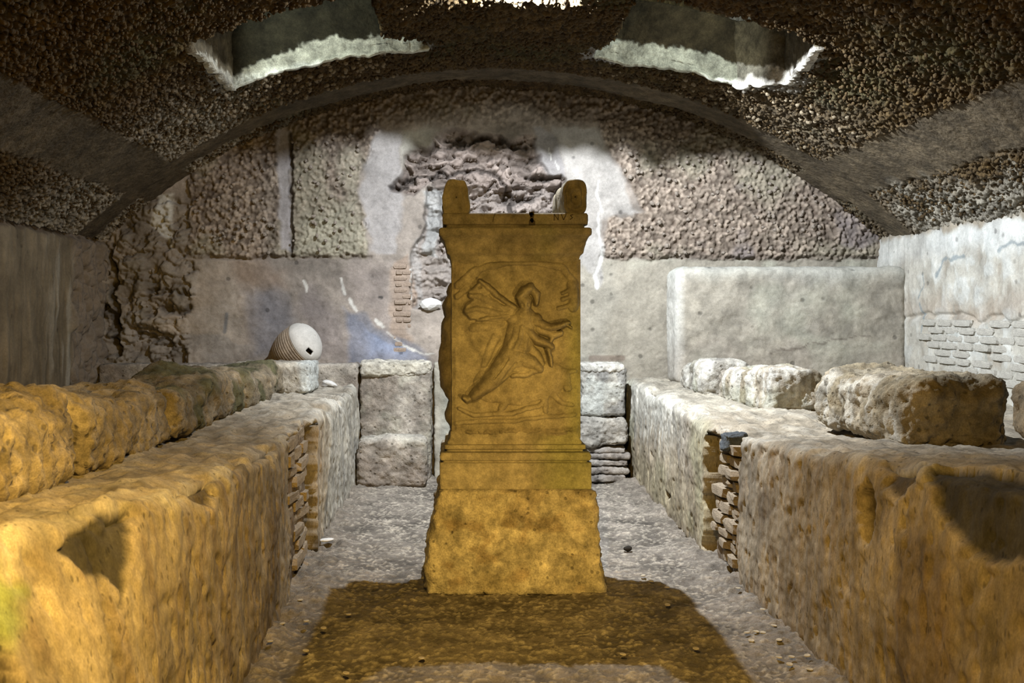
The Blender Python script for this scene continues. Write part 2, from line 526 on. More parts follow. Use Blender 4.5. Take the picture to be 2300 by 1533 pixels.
def scatter_stuff(name, pts, nrm, rad, mesh, mat, parent, label=None):
    bv = np.empty(len(mesh.vertices) * 3, np.float32); mesh.vertices.foreach_get('co', bv); bv = bv.reshape(-1, 3)
    fv = np.array([list(p.vertices) for p in mesh.polygons], np.int32)
    n = len(pts)
    q = rng.normal(size=(n, 3, 3)); q, _ = np.linalg.qr(q)
    V = np.einsum('nij,kj->nki', q, bv) * (rad[:, None] * rng.uniform(0.75, 1.3, (n, 3)))[:, None, :] + pts[:, None, :]
    Fc = fv[None] + (np.arange(n) * len(bv))[:, None, None]
    me = mesh_from(name, V.reshape(-1, 3), Fc.reshape(-1, 3))
    o = link(name, me, mat, parent)
    return tag(o, label=label, kind='stuff')

N_ = 16000
xs = XC + rng.uniform(-3.05, 3.05, N_); ds = rng.uniform(3.9, 7.98, N_)
ok = vault_zone(xs - XC, ds) < 0.3
for p in HOLES.values(): ok &= ~pip(xs, ds, p)
xs, ds = xs[ok], ds[ok]
aa = np.arcsin((xs - XC) / RV)
pp = np.stack([XC + (RV - 0.014) * np.sin(aa), ds, ZC + (RV - 0.014) * np.cos(aa)], -1)
M_PEBD = stone_mat('pumice_crumb', 0.4, 60, 0.4, const=(0.098, 0.066, 0.030))
scatter_stuff('pumice_crumbs', pp, None, rng.uniform(0.008, 0.016, len(pp)), PEB[5], M_PEBD, ceiling)

# ================================================================== BACK WALL
def uv_wall(x, z, d=YB):
    return U0 + x / d * F, V0 - (z - CH) / d * F

def build_back():
    x = np.arange(XL - .06, XR + .07, 0.0088); z = np.arange(-.02, 3.22, 0.0088)
    X, Z = np.meshgrid(x, z, indexing='ij')
    P = np.stack([X, np.full_like(X, YB), Z], -1)
    U, V = uv_wall(X, Z)
    wu = U + 14 * fbm(P, 5, 3, 1); wv = V + 14 * fbm(P, 5, 3, 2)
    su = U + 5 * fbm(P, 12, 2, 3); sv = V + 5 * fbm(P, 12, 2, 4)
    def pm(pts, s=4, warp=True):
        return soft_poly(wu if warp else su, wv if warp else sv, pts, s)
    f1, f2, cid = worley2(X * 33 + .25 * vnoise(P * 16, 3), Z * 33 + .25 * vnoise(P * 16, 5), 12)
    nod = np.clip(1 - (f1 / .68) ** 2, 0, 1) ** .5 * (.4 + .7 * cid)
    fine = fbm(P, 28, 3, 6); mid = fbm(P, 9, 4, 7); big = fbm(P, 2.0, 3, 8)
    pum_l = pm([(428, 100), (860, 100), (850, 300), (800, 420), (826, 500), (828, 578), (428, 578)], 4, False)
    pum_r = pm([(1345, 100), (1345, 300), (1425, 430), (1446, 476), (1362, 492), (1350, 580), (2100, 584), (2100, 100)], 4, False)
    pum = np.maximum(pum_l, pum_r)
    strip = pm([(622, 250), (652, 250), (652, 560), (632, 560), (628, 470)], 5, False)
    pum *= 1 - strip
    top = sstep(310, 240, V + 10 * mid)                 # the lunette above the shadow line is pumice too
    pum = np.maximum(pum, top * .8)
    rock_l = pm([(150, 440), (330, 430), (425, 470), (440, 600), (430, 800), (470, 900), (150, 1000)], 8)
    rock_c = pm([(880, 400), (930, 350), (985, 308), (1100, 300), (1195, 312), (1222, 385), (1262, 398), (1250, 440), (1262, 560),
                 (1000, 560), (985, 480), (975, 410), (920, 430), (870, 420)], 6)
    niche = pm([(962, 418), (1262, 415), (1270, 690), (1090, 690), (926, 690), (926, 560), (950, 520)], 3, False)
    jamb = pm([(890, 590), (924, 560), (924, 790), (880, 790)], 6)
    disp = 0.006 * mid + 0.003 * fine + 0.015 * big
    disp += pum * (0.030 * nod + 0.010 * fine + .012)
    crag, c2, cc = worley2(X * 6 + .8 * mid, Z * 9 + .8 * fbm(P, 6, 2, 15), 5)
    disp += rock_l * (0.040 * mid + .035 * cc - .035 * np.exp(-(c2 - crag) * 7))
    r1, r2, rc = worley2(X * 9 + .35 * fbm(P, 9, 3, 17), Z * 19 + .5 * fbm(P, 9, 3, 18), 9)
    disp += rock_c * (-.12 + .11 * rc + .035 * mid + .012 * fine - .05 * np.exp(-(r2 - r1) * 9))
    disp += niche * (-.10 - .025 * nod + .05 * fbm(P, (7, 7, 16), 3, 19))
    # ledge below the pumice panels, crack beside the smooth strip
    ledge = np.exp(-((V - 578 - 5 * mid) / 4) ** 2) * ((U > 425) & (U < 835) | (U > 1345))
    disp -= .02 * ledge
    def crack(pts, wd, dep, wp=3):
        d_ = polydist(U + wp * fbm(P, 14, 3, 41), V + wp * fbm(P, 14, 3, 42), pts)
        return dep * np.exp(-(d_ / wd) ** 2)
    cr = crack([(654, 300), (655, 380), (653, 450), (656, 575)], 3.5, .05)
    cr += crack([(250, 560), (256, 640), (258, 690), (262, 760), (266, 800)], 5, .09, 8)
    cr += crack([(205, 695), (240, 690), (258, 720)], 6, .08, 6) + crack([(300, 740), (360, 760), (420, 790)], 4, .03, 8)
    cr += crack([(330, 650), (380, 660), (440, 655)], 4, .04, 9) + crack([(360, 690), (410, 700), (430, 690)], 5, .04, 6)
    cr += crack([(880, 420), (935, 398), (990, 390), (1060, 384), (1110, 388), (1140, 420), (1150, 470)], 5, .07, 9)
    cr += crack([(1000, 312), (1060, 318), (1100, 306), (1180, 330)], 4, .06, 7)
    cr += crack([(1185, 395), (1220, 396), (1262, 398)], 4, .06, 4)
    cr += crack([(1160, 450), (1200, 440), (1215, 430)], 5, .06, 6)
    disp -= cr
    bricks_m = jamb
    P[..., 1] -= disp
    # ---- colours
    base = np.zeros(P.shape); base[:] = (.36, .32, .285)
    base *= (1 + .22 * mid + .25 * big)[..., None]
    # lower smooth plaster
    low = sstep(572, 586, V + 4 * mid)
    base = mixc(base, low * sstep(1250, 1330, U), np.array([.40, .375, .315]))
    base = mixc(base, low * sstep(1250, 1330, U) * sstep(.05, .5, fbm(P, 2.2, 3, 81)), (.50, .50, .42))
    base = mixc(base, low * sstep(600, 430, U) * .6, (.40, .36, .31))
    base = mixc(base, pm([(545, 655), (620, 640), (650, 720), (620, 800), (560, 790)], 25) * .7, (.235, .24, .28))
    base = mixc(base, pm([(690, 640), (760, 700), (780, 810), (715, 800), (660, 700)], 25) * .55, (.24, .215, .225))
    base = mixc(base, pm([(520, 585), (640, 600), (640, 640), (530, 640)], 20) * .5, (.33, .24, .18))
    base = mixc(base, pm([(450, 700), (520, 640), (540, 760), (470, 830)], 30) * .6, (.43, .41, .385))
    base = mixc(base, pm([(780, 600), (890, 590), (890, 760), (830, 720), (780, 650)], 22) * .5, (.31, .27, .26))
    # pumice panels
    pc = np.array([.155, .12, .095]) + (np.array([.37, .31, .255]) - np.array([.155, .12, .095])) * np.clip(nod * 1.2, 0, 1)[..., None]
    pc *= (.75 + .5 * cid)[..., None]
    pc = mixc(pc, sstep(0, .6, fbm(P, 2.4, 3, 83)) * .45, (.37, .36, .27))
    pc = mixc(pc, sstep(.1, .6, fbm(P, 3.1, 3, 84)) * sstep(1500, 1650, U) * .55, (.25, .225, .235))
    pc = mixc(pc, pm([(775, 330), (815, 370), (800, 420), (830, 575), (670, 570), (700, 480), (770, 450)], 18) * .5, (.44, .43, .34))
    base = base + (pc - base) * pum[..., None]
    base = mixc(base, strip * .9, (.42, .40, .41))
    # smooth piers beside the middle
    base = mixc(base, pm([(836, 290), (905, 290), (900, 400), (890, 560), (835, 575), (805, 430)], 6) * .85, (.44, .425, .425))
    base = mixc(base, pm([(905, 290), (985, 300), (930, 350), (905, 370)], 8) * .8, (.47, .46, .41))
    base = mixc(base, pm([(1195, 290), (1240, 290), (1262, 390), (1215, 395)], 5) * .85, (.35, .34, .345))
    base = mixc(base, pm([(1240, 280), (1340, 285), (1420, 430), (1440, 470), (1360, 492), (1345, 640), (1300, 600), (1265, 400)], 6) * .85, (.455, .44, .42))
    rk = np.array([.30, .25, .225]) * (.6 + .8 * rc)[..., None]
    base = base + (rk - base) * (np.clip(rock_c, 0, 1) * .9)[..., None]
    base = mixc(base, niche * .6, (.33, .295, .275))
    base = mixc(base, pm([(928, 560), (948, 520), (950, 690), (930, 690)], 4) * .6, (.44, .43, .42))
    base = mixc(base, pm([(948, 430), (990, 430), (990, 560), (960, 560)], 5) * .6, (.43, .46, .47))
    base = mixc(base, jamb * .75, (.44, .345, .275))
    course = (np.abs(((V - 590) / 13.5) % 1 - .5) > .40) & (jamb > .5)
    base = mixc(base, course * .45, (.25, .2, .17))
    rl = np.array([.30, .265, .225]) * (.65 + .7 * cc)[..., None]
    rl = mixc(rl, sstep(.1, .6, mid) * .35, (.40, .38, .33))
    base = base + (rl - base) * (rock_l * .9)[..., None]
    base = mixc(base, pm([(355, 445), (390, 440), (392, 500), (384, 560), (372, 540), (352, 520)], 5), (.74, .75, .73))
    # shaded patch with a blue glow behind the altar, painted into the plaster
    base = mixc(base, pm([(778, 690), (860, 742), (965, 800), (965, 830), (778, 830)], 12) * .65, (.20, .245, .36))
    base = mixc(base, pm([(830, 730), (880, 750), (900, 800), (830, 800)], 22) * .6, (.36, .44, .64))
    base = mixc(base, pm([(800, 700), (880, 745), (950, 795), (930, 800), (850, 760), (800, 730)], 6) * .6, (.27, .26, .27))
    dk = np.clip(cr / .05, 0, 1)
    base = mixc(base, dk * .8, (.05, .042, .038))
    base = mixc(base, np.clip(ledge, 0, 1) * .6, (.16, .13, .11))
    # lime drips
    for pts, wd in (([(1345, 405), (1341, 430), (1347, 455), (1352, 474)], 3.5), ([(1344, 480), (1345, 520), (1352, 570)], 4),
                    ([(1352, 575), (1345, 600), (1336, 618), (1342, 645)], 6.5), ([(1234, 332), (1238, 358)], 3), ([(1248, 362), (1256, 378)], 3.5),
                    ([(766, 625), (773, 660)], 4.5), ([(784, 672), (800, 698)], 6), ([(846, 720), (860, 734)], 6),
                    ([(870, 746), (905, 775), (930, 788)], 4), ([(925, 782), (950, 795), (975, 793)], 3), ([(922, 600), (922, 680)], 2.0),
                    ([(683, 632), (690, 655)], 5), ([(1290, 384), (1292, 385)], 7)):
        d_ = polydist(U + 2 * fbm(P, 20, 2, 91), V, pts)
        base = mixc(base, sstep(wd * .95, wd * .3, d_ + 1.6 * fine) * .8, (.76, .76, .73))
    base = mixc(base, sstep(9, 4, polydist(U, V, [(1328, 804), (1398, 804)])) * .6, (.20, .14, .11))
    base = mixc(base, sstep(6, 2, polydist(U, V, [(510, 705), (505, 745)])) * .8, (.20, .22, .25))
    base = mixc(base, sstep(4, 2, polydist(U, V, [(852, 667), (858, 668)])) * .9, (.05, .05, .05))
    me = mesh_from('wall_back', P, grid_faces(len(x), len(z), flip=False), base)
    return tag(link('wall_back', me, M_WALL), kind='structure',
               label='weathered back wall with pumice panels and a broken niche')

wall_back = build_back()
# bricks of the niche jamb, each proud of the plaster
def brick_mesh(name, seed, mat, chip=.12):
    bm = bmesh.new()
    bmesh.ops.create_cube(bm, size=1.0)
    bmesh.ops.subdivide_edges(bm, edges=bm.edges[:], cuts=1, use_grid_fill=True)
    r = random.Random(seed)
    for v in bm.verts:
        k = sum(abs(c) > .4 for c in v.co)
        v.co *= (1, 1, 1 - .06, 1 - .14)[k] if k else 1
        v.co += Vector((r.uniform(-1, 1), r.uniform(-1, 1), r.uniform(-1, 1))) * chip * .35
    me = bpy.data.meshes.new(name)
    bm.to_mesh(me); bm.free()
    me.materials.append(mat)
    return me

def put_brick(me, parent, loc, size, rz=0, rx=0, name='brick'):
    o = bpy.data.objects.new(name, me)
    COL.objects.link(o); o.parent = parent
    o.location = Vector(loc) - parent.location
    o.scale = size
    o.rotation_euler = (rx, 0, rz)
    return o

RB = [brick_mesh('niche_brick', 40 + k, M_REDBRICK) for k in range(4)]
for k in range(15):
    v = 592 + k * 13.4
    for (ua, ub) in (((888, 904), (905, 923)) if k % 2 else ((884, 914), (915, 923))):
        if random.random() < .35: continue
        xa, _, z0 = at(ua + random.uniform(-2, 2), v, YB - .02); xb, _, _ = at(ub, v, YB - .02)
        put_brick(random.choice(RB), wall_back, ((xa + xb) / 2, YB + .010 + random.uniform(-.006, .006), z0 - .02), (xb - xa, .05, .034))

PW = [pebble_mesh('embedded_pebble', 60 + k, 1) for k in range(4)]
for m_ in PW: m_.materials.append(M_PEBW)
k = 0
while k < 240:
    if random.random() < .4:
        u, v = random.uniform(440, 815), random.uniform(305, 570)
        if 618 < u < 658: continue
    else:
        u, v = random.uniform(1370, 1880), random.uniform(300, 575)
        if u < 1350 + (v - 300) * .6 and v < 490: continue
    x, _, z = at(u, v, YB)
    if z > vz(x) - .05: continue
    o = bpy.data.objects.new('embedded_pebble', PW[k % 4]); COL.objects.link(o); o.parent = wall_back
    r = random.uniform(.012, .022)
    o.location = (x, YB - .045, z); o.scale = (r * random.uniform(.8, 1.3), r, r * random.uniform(.7, 1.1))
    o.rotation_euler = (random.uniform(-.5, .5), random.uniform(0, 6), random.uniform(-.5, .5))
    k += 1

# ================================================================== SIDE WALLS
def build_left():
    d = np.concatenate([np.arange(YF, 5.3, .15), np.arange(5.3, 8.05, .009)]); z = np.arange(-.02, 2.0, .0105)
    D, Z = np.meshgrid(d, z, indexing='ij')
    P = np.stack([np.full_like(D, XL), D, Z], -1)
    mid = fbm(P, (9, 9, 5), 4, 3); st = fbm(P, (14, 14, 1.6), 3, 5); big = fbm(P, 2, 3, 9)
    rough = sstep(7.25, 7.36, D + .10 * mid)
    c1, c2, cc = worley2(D * 7 + mid, Z * 6 + st, 4)
    disp = .012 * mid + .008 * st + .01 * big + rough * (.045 * mid + .04 * cc - .04 * np.exp(-(c2 - c1) * 7) - .02)
    disp -= .04 * sstep(1.83, 1.87, Z + .02 * mid)
    P[..., 0] += disp
    c = np.zeros(P.shape); c[:] = (.28, .235, .165)
    c *= (1 + .3 * st + .2 * big)[..., None]
    c = mixc(c, sstep(0, .5, st) * sstep(6.7, 7.1, D) * (1 - rough) * .8, (.48, .46, .40))
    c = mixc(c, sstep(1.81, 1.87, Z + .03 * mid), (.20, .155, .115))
    c = mixc(c, rough * .8, np.array([.29, .25, .215]))
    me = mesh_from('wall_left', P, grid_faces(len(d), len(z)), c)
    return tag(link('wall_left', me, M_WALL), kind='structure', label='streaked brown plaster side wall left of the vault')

def build_right():
    d = np.concatenate([np.arange(YF, 5.0, .15), np.arange(5.0, 8.05, .009)]); z = np.arange(-.02, 2.0, .009)
    D, Z = np.meshgrid(d, z, indexing='ij')
    P = np.stack([np.full_like(D, XR), D, Z], -1)
    mid = fbm(P, (9, 9, 7), 4, 13); st = fbm(P, (12, 12, 2), 3, 15); big = fbm(P, 2, 3, 19)
    disp = .010 * mid + .005 * st + .006 * big
    disp -= .02 * np.exp(-((Z - 1.27 - .05 * fbm(P, 4, 2, 23)) / .015) ** 2)
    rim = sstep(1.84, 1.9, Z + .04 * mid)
    P[..., 0] -= disp
    c = np.zeros(P.shape); c[:] = (.60, .59, .53)
    c *= (1 + .10 * st + .10 * big)[..., None]
    c = mixc(c, sstep(.05, .5, mid) * .6, (.76, .80, .79))
    c = mixc(c, sstep(.15, .6, -mid) * .55, (.38, .33, .26))
    c = mixc(c, np.exp(-((Z - 1.32 - .06 * big) / .08) ** 2) * .55, (.42, .35, .28))
    c = mixc(c, sstep(1.62, 1.75, Z + .05 * big) * .7, (.80, .84, .84))
    c = mixc(c, sstep(6.95, 7.2, D + .1 * big) * .35, (.50, .48, .42))
    def pt(u, v):
        dd = XR * F / (u - U0); return dd, CH + (V0 - v) * dd / F
    for pts in ([(2165, 575), (2140, 575), (2115, 590), (2100, 615)], [(2072, 615), (2078, 640), (2062, 665)], [(2065, 680), (2075, 720), (2068, 760)],
                [(2300, 545), (2270, 545), (2240, 560)]):
        q = [pt(*a_) for a_ in pts]
        c = mixc(c, sstep(.018, .006, polydist(D + .05 * mid, Z + .03 * mid, q) + .006 * st) * .75, (.27, .33, .36))
    for u in (2215, 2145):
        dd = pt(u, 700)[0]
        c = mixc(c, sstep(.035, .005, np.abs(D - dd + .04 * mid)) * sstep(-.2, .4, st) * .5, (.36, .40, .38))
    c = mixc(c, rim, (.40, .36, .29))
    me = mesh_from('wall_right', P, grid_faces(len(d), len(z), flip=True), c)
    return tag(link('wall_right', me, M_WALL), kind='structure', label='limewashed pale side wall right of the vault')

wall_left, wall_right = build_left(), build_right()
LB = [brick_mesh('limewashed_brick', 80 + k, M_LIMEBRICK, .08) for k in range(6)]
for r_ in range(8):
    z = .86 + r_ * .052
    d = 5.0 + (r_ % 2) * .12
    while d < 7.1:
        L_ = random.uniform(.19, .27)
        if random.random() < .8:
            put_brick(random.choice(LB), wall_right, (XR + .004 + random.uniform(-.003, .005), d + L_ / 2, z), (.035, L_ - .010, .045))
        d += L_

def plain_wall(name, V, f, colr, label):
    me = mesh_from(name, V, f, np.tile(colr, (len(V), 1)))
    return tag(link(name, me, M_WALL), kind='structure', label=label)
plain_wall('wall_front', [(XL - .1, YF, -.1), (XR + .1, YF, -.1), (XR + .1, YF, 3.3), (XL - .1, YF, 3.3)],
           [(0, 3, 2, 1)], (.16, .12, .08), 'dark end wall behind the viewer')

# ================================================================== FLOOR
def build_floor():
    x = np.concatenate([[XL - .05, -1.6], np.arange(-.95, 1.55, .0085), [2.3, XR + .05]])
    d = np.concatenate([np.arange(YF, 3.2, .1), np.arange(3.2, 7.75, .0085), [8.05]])
    X, D = np.meshgrid(x, d, indexing='ij')
    P = np.stack([X, D, np.zeros_like(X)], -1)
    big = fbm(P, 1.5, 3, 3); mid = fbm(P, 8, 4, 4); fine = fbm(P, 40, 2, 5)
    f1, f2, cid = worley2(X * 46 + .7 * vnoise(P * 30, 6), D * 46 + .7 * vnoise(P * 30, 7), 3)
    chip = (cid > .55) * np.clip(1 - (f1 / .5) ** 2, 0, 1) ** .5
    P[..., 2] = .012 * big + .008 * mid + .003 * fine + .006 * chip
    edge = sstep(.25, 0, np.minimum(X + .77, 1.36 - X))
    P[..., 2] += .022 * edge * (.6 + mid) - .012
    c = np.zeros(P.shape); c[:] = (.235, .21, .18)
    c *= (1 + .35 * mid + .25 * big)[..., None]
    c = mixc(c, np.clip(chip * 1.3, 0, 1) * (cid > .62), np.array([.46, .42, .35]))
    c = mixc(c, (cid < .14) * np.clip(1 - f1, 0, 1) * .6, (.10, .085, .07))
    v1, v2, _ = worley2(X * 3.2 + .5 * mid, D * 3.2 + .5 * fbm(P, 6, 3, 9), 8)
    c = mixc(c, sstep(.05, .015, v2 - v1) * sstep(.3, -.6, X) * sstep(4.6, 4.0, D) * .5, (.44, .39, .30))
    c = mixc(c, edge * .6, (.235, .205, .17))
    # damp ring worn in front of the altar
    me = mesh_from('floor', P, grid_faces(len(x), len(d), flip=False), c)
    return tag(link('floor', me, M_FLOOR), kind='structure', label='worn grey mosaic floor of the aisle')
floor = build_floor()

# ================================================================== BENCHES
def build_bench(side):
    s = -1 if side == 'left' else 1
    if s < 0:
        xf0, xw, yend = -.775, XL - .02, 7.74
        hd, hh = [0, 2, 2.6, 3.5, 4.5, 8], [.80, .81, .80, .76, .735, .73]
        sbd, sbv = [0, 2.17, 2.6, 3.4, 8], [.30, .20, .07, .0, .0]
    else:
        xf0, xw, yend = 1.35, XR + .02, 7.96
        hd, hh = [0, 2.3, 3, 4, 4.8, 5.4, 6, 8], [.89, .88, .845, .76, .70, .69, .73, .77]
        sbd, sbv = [0, 2.3, 3, 4, 8], [.10, .06, .03, .0, .0]
    d = np.concatenate([np.arange(.3, 1.6, .05), np.arange(1.6, yend, .0095), [yend]])
    h = np.interp(d, hd, hh); sb = np.interp(d, sbd, sbv)
    r = .06
    tf = np.linspace(0, 1, 78); ta = np.linspace(0, 1, 11)[1:]
    wt = abs(xw - xf0); tt = np.concatenate([np.arange(.009, .75, .0105), np.arange(.75, wt - r, .025), [wt - r]])
    rows = len(tf) + len(ta) + len(tt)
    nd = len(d)
    X = np.zeros((nd, rows)); Z = X.copy(); NX = X.copy(); NZ = X.copy()
    k = 0
    for t in tf:
        X[:, k] = xf0 + s * sb * t ** 2.2; Z[:, k] = -.03 + t * (h - r + .03); NX[:, k] = -s; k += 1
    for t in ta:
        th = t * math.pi / 2
        X[:, k] = xf0 + s * (sb + r - r * math.cos(th)); Z[:, k] = h - r + r * math.sin(th)
        NX[:, k] = -s * math.cos(th); NZ[:, k] = math.sin(th); k += 1
    for t in tt:
        X[:, k] = xf0 + s * (sb * (1 - t / (wt - r)) + r + t); Z[:, k] = h; NZ[:, k] = 1; k += 1
    D = np.repeat(d[:, None], rows, 1)
    P = np.stack([X, D, Z], -1)
    front = np.clip(np.abs(NX), 0, 1); topm = NZ
    sd = 100 + (s > 0) * 30
    big = fbm(P, 1.8, 3, sd); mid = fbm(P, 7, 4, sd + 1); fine = fbm(P, 30, 3, sd + 2)
    st = fbm(P, (22, 22, 4.5), 3, sd + 3)
    p1, p2, pc = worley2(D * 22 + mid, Z * 9 + X * 14 + mid, sd)
    pits = (pc > .72) * np.exp(-(p1 / .28) ** 2) * front
    disp = .016 * big + .008 * mid + .004 * fine + front * (.0025 * st) - .012 * pits
    rip = topm * (.010 * fbm(P, (16, 5, 5), 3, sd + 6) - .012 * np.abs(fbm(P, (9, 4, 4), 2, sd + 7)))
    disp += rip
    edge = np.exp(-((Z - (np.interp(D, hd, hh) - .03)) / .05) ** 2) * (topm < .99) + topm * np.exp(-(np.abs(X - xf0 - s * r) / .06) ** 2)
    disp -= .03 * edge * sstep(-.1, .6, fbm(P, 5, 3, sd + 8))
    # ---- missing plaster
    wD = D + .025 * fbm(P, 11, 3, sd + 10); wZ = Z + .02 * fbm(P, 11, 3, sd + 11)
    fr = front > .3
    def hole(pts, depth, soft=.012):
        return soft_poly(wD, wZ, pts, soft) * fr * depth
    ins = np.zeros_like(X); dark = np.zeros_like(X); brickz = np.zeros_like(X)
    if s < 0:
        q = [(2.66, .80), (2.50, .80), (2.37, .77), (2.30, .735), (2.37, .69), (2.44, .65), (2.46, .57), (2.53, .65), (2.61, .74)]
        scar = hole(q, 1, .01)
        ins += .014 * scar
        ins += hole([(1.85, .62), (2.02, .66), (2.03, .5), (1.95, .46), (1.86, .48)], .05) + hole([(2.30, .28), (2.37, .33), (2.35, .21)], .04)
        ins += hole([(3.06, .77), (3.3, .79), (3.28, .71), (3.18, .66), (3.12, .70)], .035) + hole([(4.1, .74), (4.3, .74), (4.24, .62)], .025)
        slot = hole([(5.28, .70), (5.47, .69), (5.49, .3), (5.50, -.05), (5.1, -.05), (5.2, .10), (5.27, .3)], 1, .006)
        brickz = hole([(4.62, .72), (5.29, .72), (5.30, .1), (5.0, -.05), (4.55, -.05), (4.58, .2)], 1, .006)
    else:
        q = [(2.95, .80), (2.83, .735), (2.73, .683), (2.60, .655), (2.51, .67), (2.40, .72), (2.1, .75), (2.1, 1.0), (2.9, 1.0), (2.99, .86)]
        scar = soft_poly(wD, wZ, q, .01) * (np.abs(X + .03 * mid - xf0) < .17)
        ins += .03 * scar
        ins += hole([(3.32, .74), (3.36, .66), (3.34, .56), (3.29, .53), (3.25, .62), (3.28, .72)], .045)
        ins += hole([(3.02, .84), (3.2, .85), (3.22, .74), (3.12, .70), (3.05, .74)], .03)
        ins += hole([(6.35, .12), (6.5, .16), (6.45, .06)], .03) + hole([(6.9, .3), (7.02, .3), (6.98, .26)], .02)
        slot = hole([(5.14, .67), (5.40, .66), (5.44, .3), (5.46, .0), (5.40, -.05), (5.30, -.05), (5.30, .12), (5.28, .34), (5.16, .36)], 1, .006)
        brickz = hole([(4.80, .70), (5.18, .70), (5.20, .36), (5.32, .34), (5.34, -.05), (4.76, -.05), (4.83, .2)], 1, .006)
    dp = disp - ins - .035 * brickz * (1 - slot) - .24 * slot
    P[..., 0] += NX * dp; P[..., 2] += NZ * dp
    # ---- colours
    c = np.zeros(P.shape); c[:] = (.40, .345, .26)
    c *= (1 + .22 * mid + .2 * big)[..., None]
    c = mixc(c, front * sstep(.0, .6, st) * .4, (.30, .225, .155))
    c = mixc(c, front * sstep(.1, .7, -st) * .35, (.50, .45, .36))
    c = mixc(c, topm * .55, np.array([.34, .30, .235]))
    c = mixc(c, topm * sstep(.0, .5, fbm(P, (16, 5, 5), 3, sd + 6)) * .5, (.50, .47, .40))
    c = mixc(c, edge * sstep(-.2, .5, mid) * .5, (.54, .52, .46))
    if s > 0:
        far_lit = sstep(5.5, 6.6, D) * sstep(.25, .65, Z + .2 * st)
        c = mixc(c, front * far_lit * .85, (.74, .745, .69))  # far section painted paler, lamplight put into the colour
        c = mixc(c, front * sstep(5.2, 5.6, D) * sstep(.45, .1, Z + .15 * mid) * .5, (.47, .42, .28))
        c = mixc(c, front * sstep(5.3, 5.5, D) * sstep(.2, .6, big) * .4, (.40, .42, .25))
        c = mixc(c, topm * sstep(5.2, 6.4, D) * .45, (.58, .56, .48))
        c = mixc(c, front * sstep(4.8, 3.2, D) * .45, (.36, .285, .175))
        dark_patch = soft_poly(wD, wZ, [(3.05, .62), (2.85, .66), (2.72, .5), (2.70, .1), (2.72, -.1), (3.0, -.1), (3.1, .25)], .06) * front
        c = mixc(c, dark_patch * .55, (.13, .085, .05))  # darker patch low on the front face
    else:
        c = mixc(c, front * sstep(5.55, 6.1, D) * .6, (.52, .51, .45))  # far section of the front coloured pale as if lit
        c = mixc(c, front * sstep(5.7, 6.4, D) * sstep(-.1, .4, st) * .5, (.62, .61, .56))
        c = mixc(c, topm * sstep(5.6, 6.6, D) * sstep(.3, .0, X - xf0 + .25) * .3, (.6, .58, .52))
        moss = soft_poly(wD, wZ, [(1.8, .80), (2.10, .80), (2.16, .70), (2.05, .62), (1.8, .62)], .03)
        c = mixc(c, moss * fr * .7, (.28, .40, .13))
        dark_patch = soft_poly(wD, wZ, [(4.15, .45), (4.32, .50), (4.25, .1), (4.1, -.1), (3.75, -.1), (3.9, .2)], .05) * front
        c = mixc(c, dark_patch * .5, (.14, .10, .06))  # darker streak down the front face
    c = mixc(c, sstep(.012, .03, ins - (.014 if s < 0 else .03) * scar) * .8, np.array([.05, .038, .024]))  # holes coloured near black, their shade put into the colour
    c = mixc(c, scar, np.array([.075, .070, .060]))
    c = mixc(c, brickz * (1 - slot), np.array([.22, .17, .12]))
    c = mixc(c, np.clip(slot, 0, 1), np.array([.19, .12, .05]) if s > 0 else np.array([.035, .03, .02]))  # left slot near black, its shade put into the colour
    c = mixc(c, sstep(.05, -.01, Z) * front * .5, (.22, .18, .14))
    Fq = grid_faces(nd, rows, flip=(s < 0))
    # close the body at the back and below, with end caps
    V = P.reshape(-1, 3)
    n0 = len(V)
    extra = np.stack([np.full(nd, xw), d, np.full(nd, -.03)], -1)
    V = np.concatenate([V, extra]); c = np.concatenate([c.reshape(-1, 3), np.tile((.3, .25, .2), (nd, 1))])
    i = np.arange(nd - 1)
    last = rows - 1
    f2 = np.stack([i * rows + last, (i + 1) * rows + last, n0 + i + 1, n0 + i], -1)
    f3 = np.stack([n0 + i, n0 + i + 1, (i + 1) * rows, i * rows], -1)
    ex = np.concatenate([f2, f3])
    if s < 0: ex = ex[:, ::-1]
    allf = np.concatenate([Fq, ex])
    # fans for the two ends (as degenerate-free quads in pairs)
    fans = []
    for row, base in ((0, n0), ((nd - 1), n0 + nd - 1)):
        j = np.arange(0, rows - 2, 2)
        q4 = np.stack([np.full(len(j), base), row * rows + j, row * rows + j + 1, row * rows + j + 2], -1)
        fans.append(q4 if (row == 0) != (s < 0) else q4[:, ::-1])
    allf = np.concatenate([allf] + fans)
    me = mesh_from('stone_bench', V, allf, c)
    root = empty('stone_bench', (xf0 + s * .5, 4.5, 0))
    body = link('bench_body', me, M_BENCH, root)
    return root, body

bench_l, _ = build_bench('left')
tag(bench_l, 'long plastered masonry bench left of the altar with a brick-filled slot and triangular scar', 'bench', 'masonry benches along the side walls')
bench_r, _ = build_bench('right')
tag(bench_r, 'long plastered masonry bench right of the altar with pale far end and crumbling brick slot', 'bench', 'masonry benches along the side walls')

BR = [brick_mesh('brick', 10 + k, M_BRICK, .16) for k in range(8)]
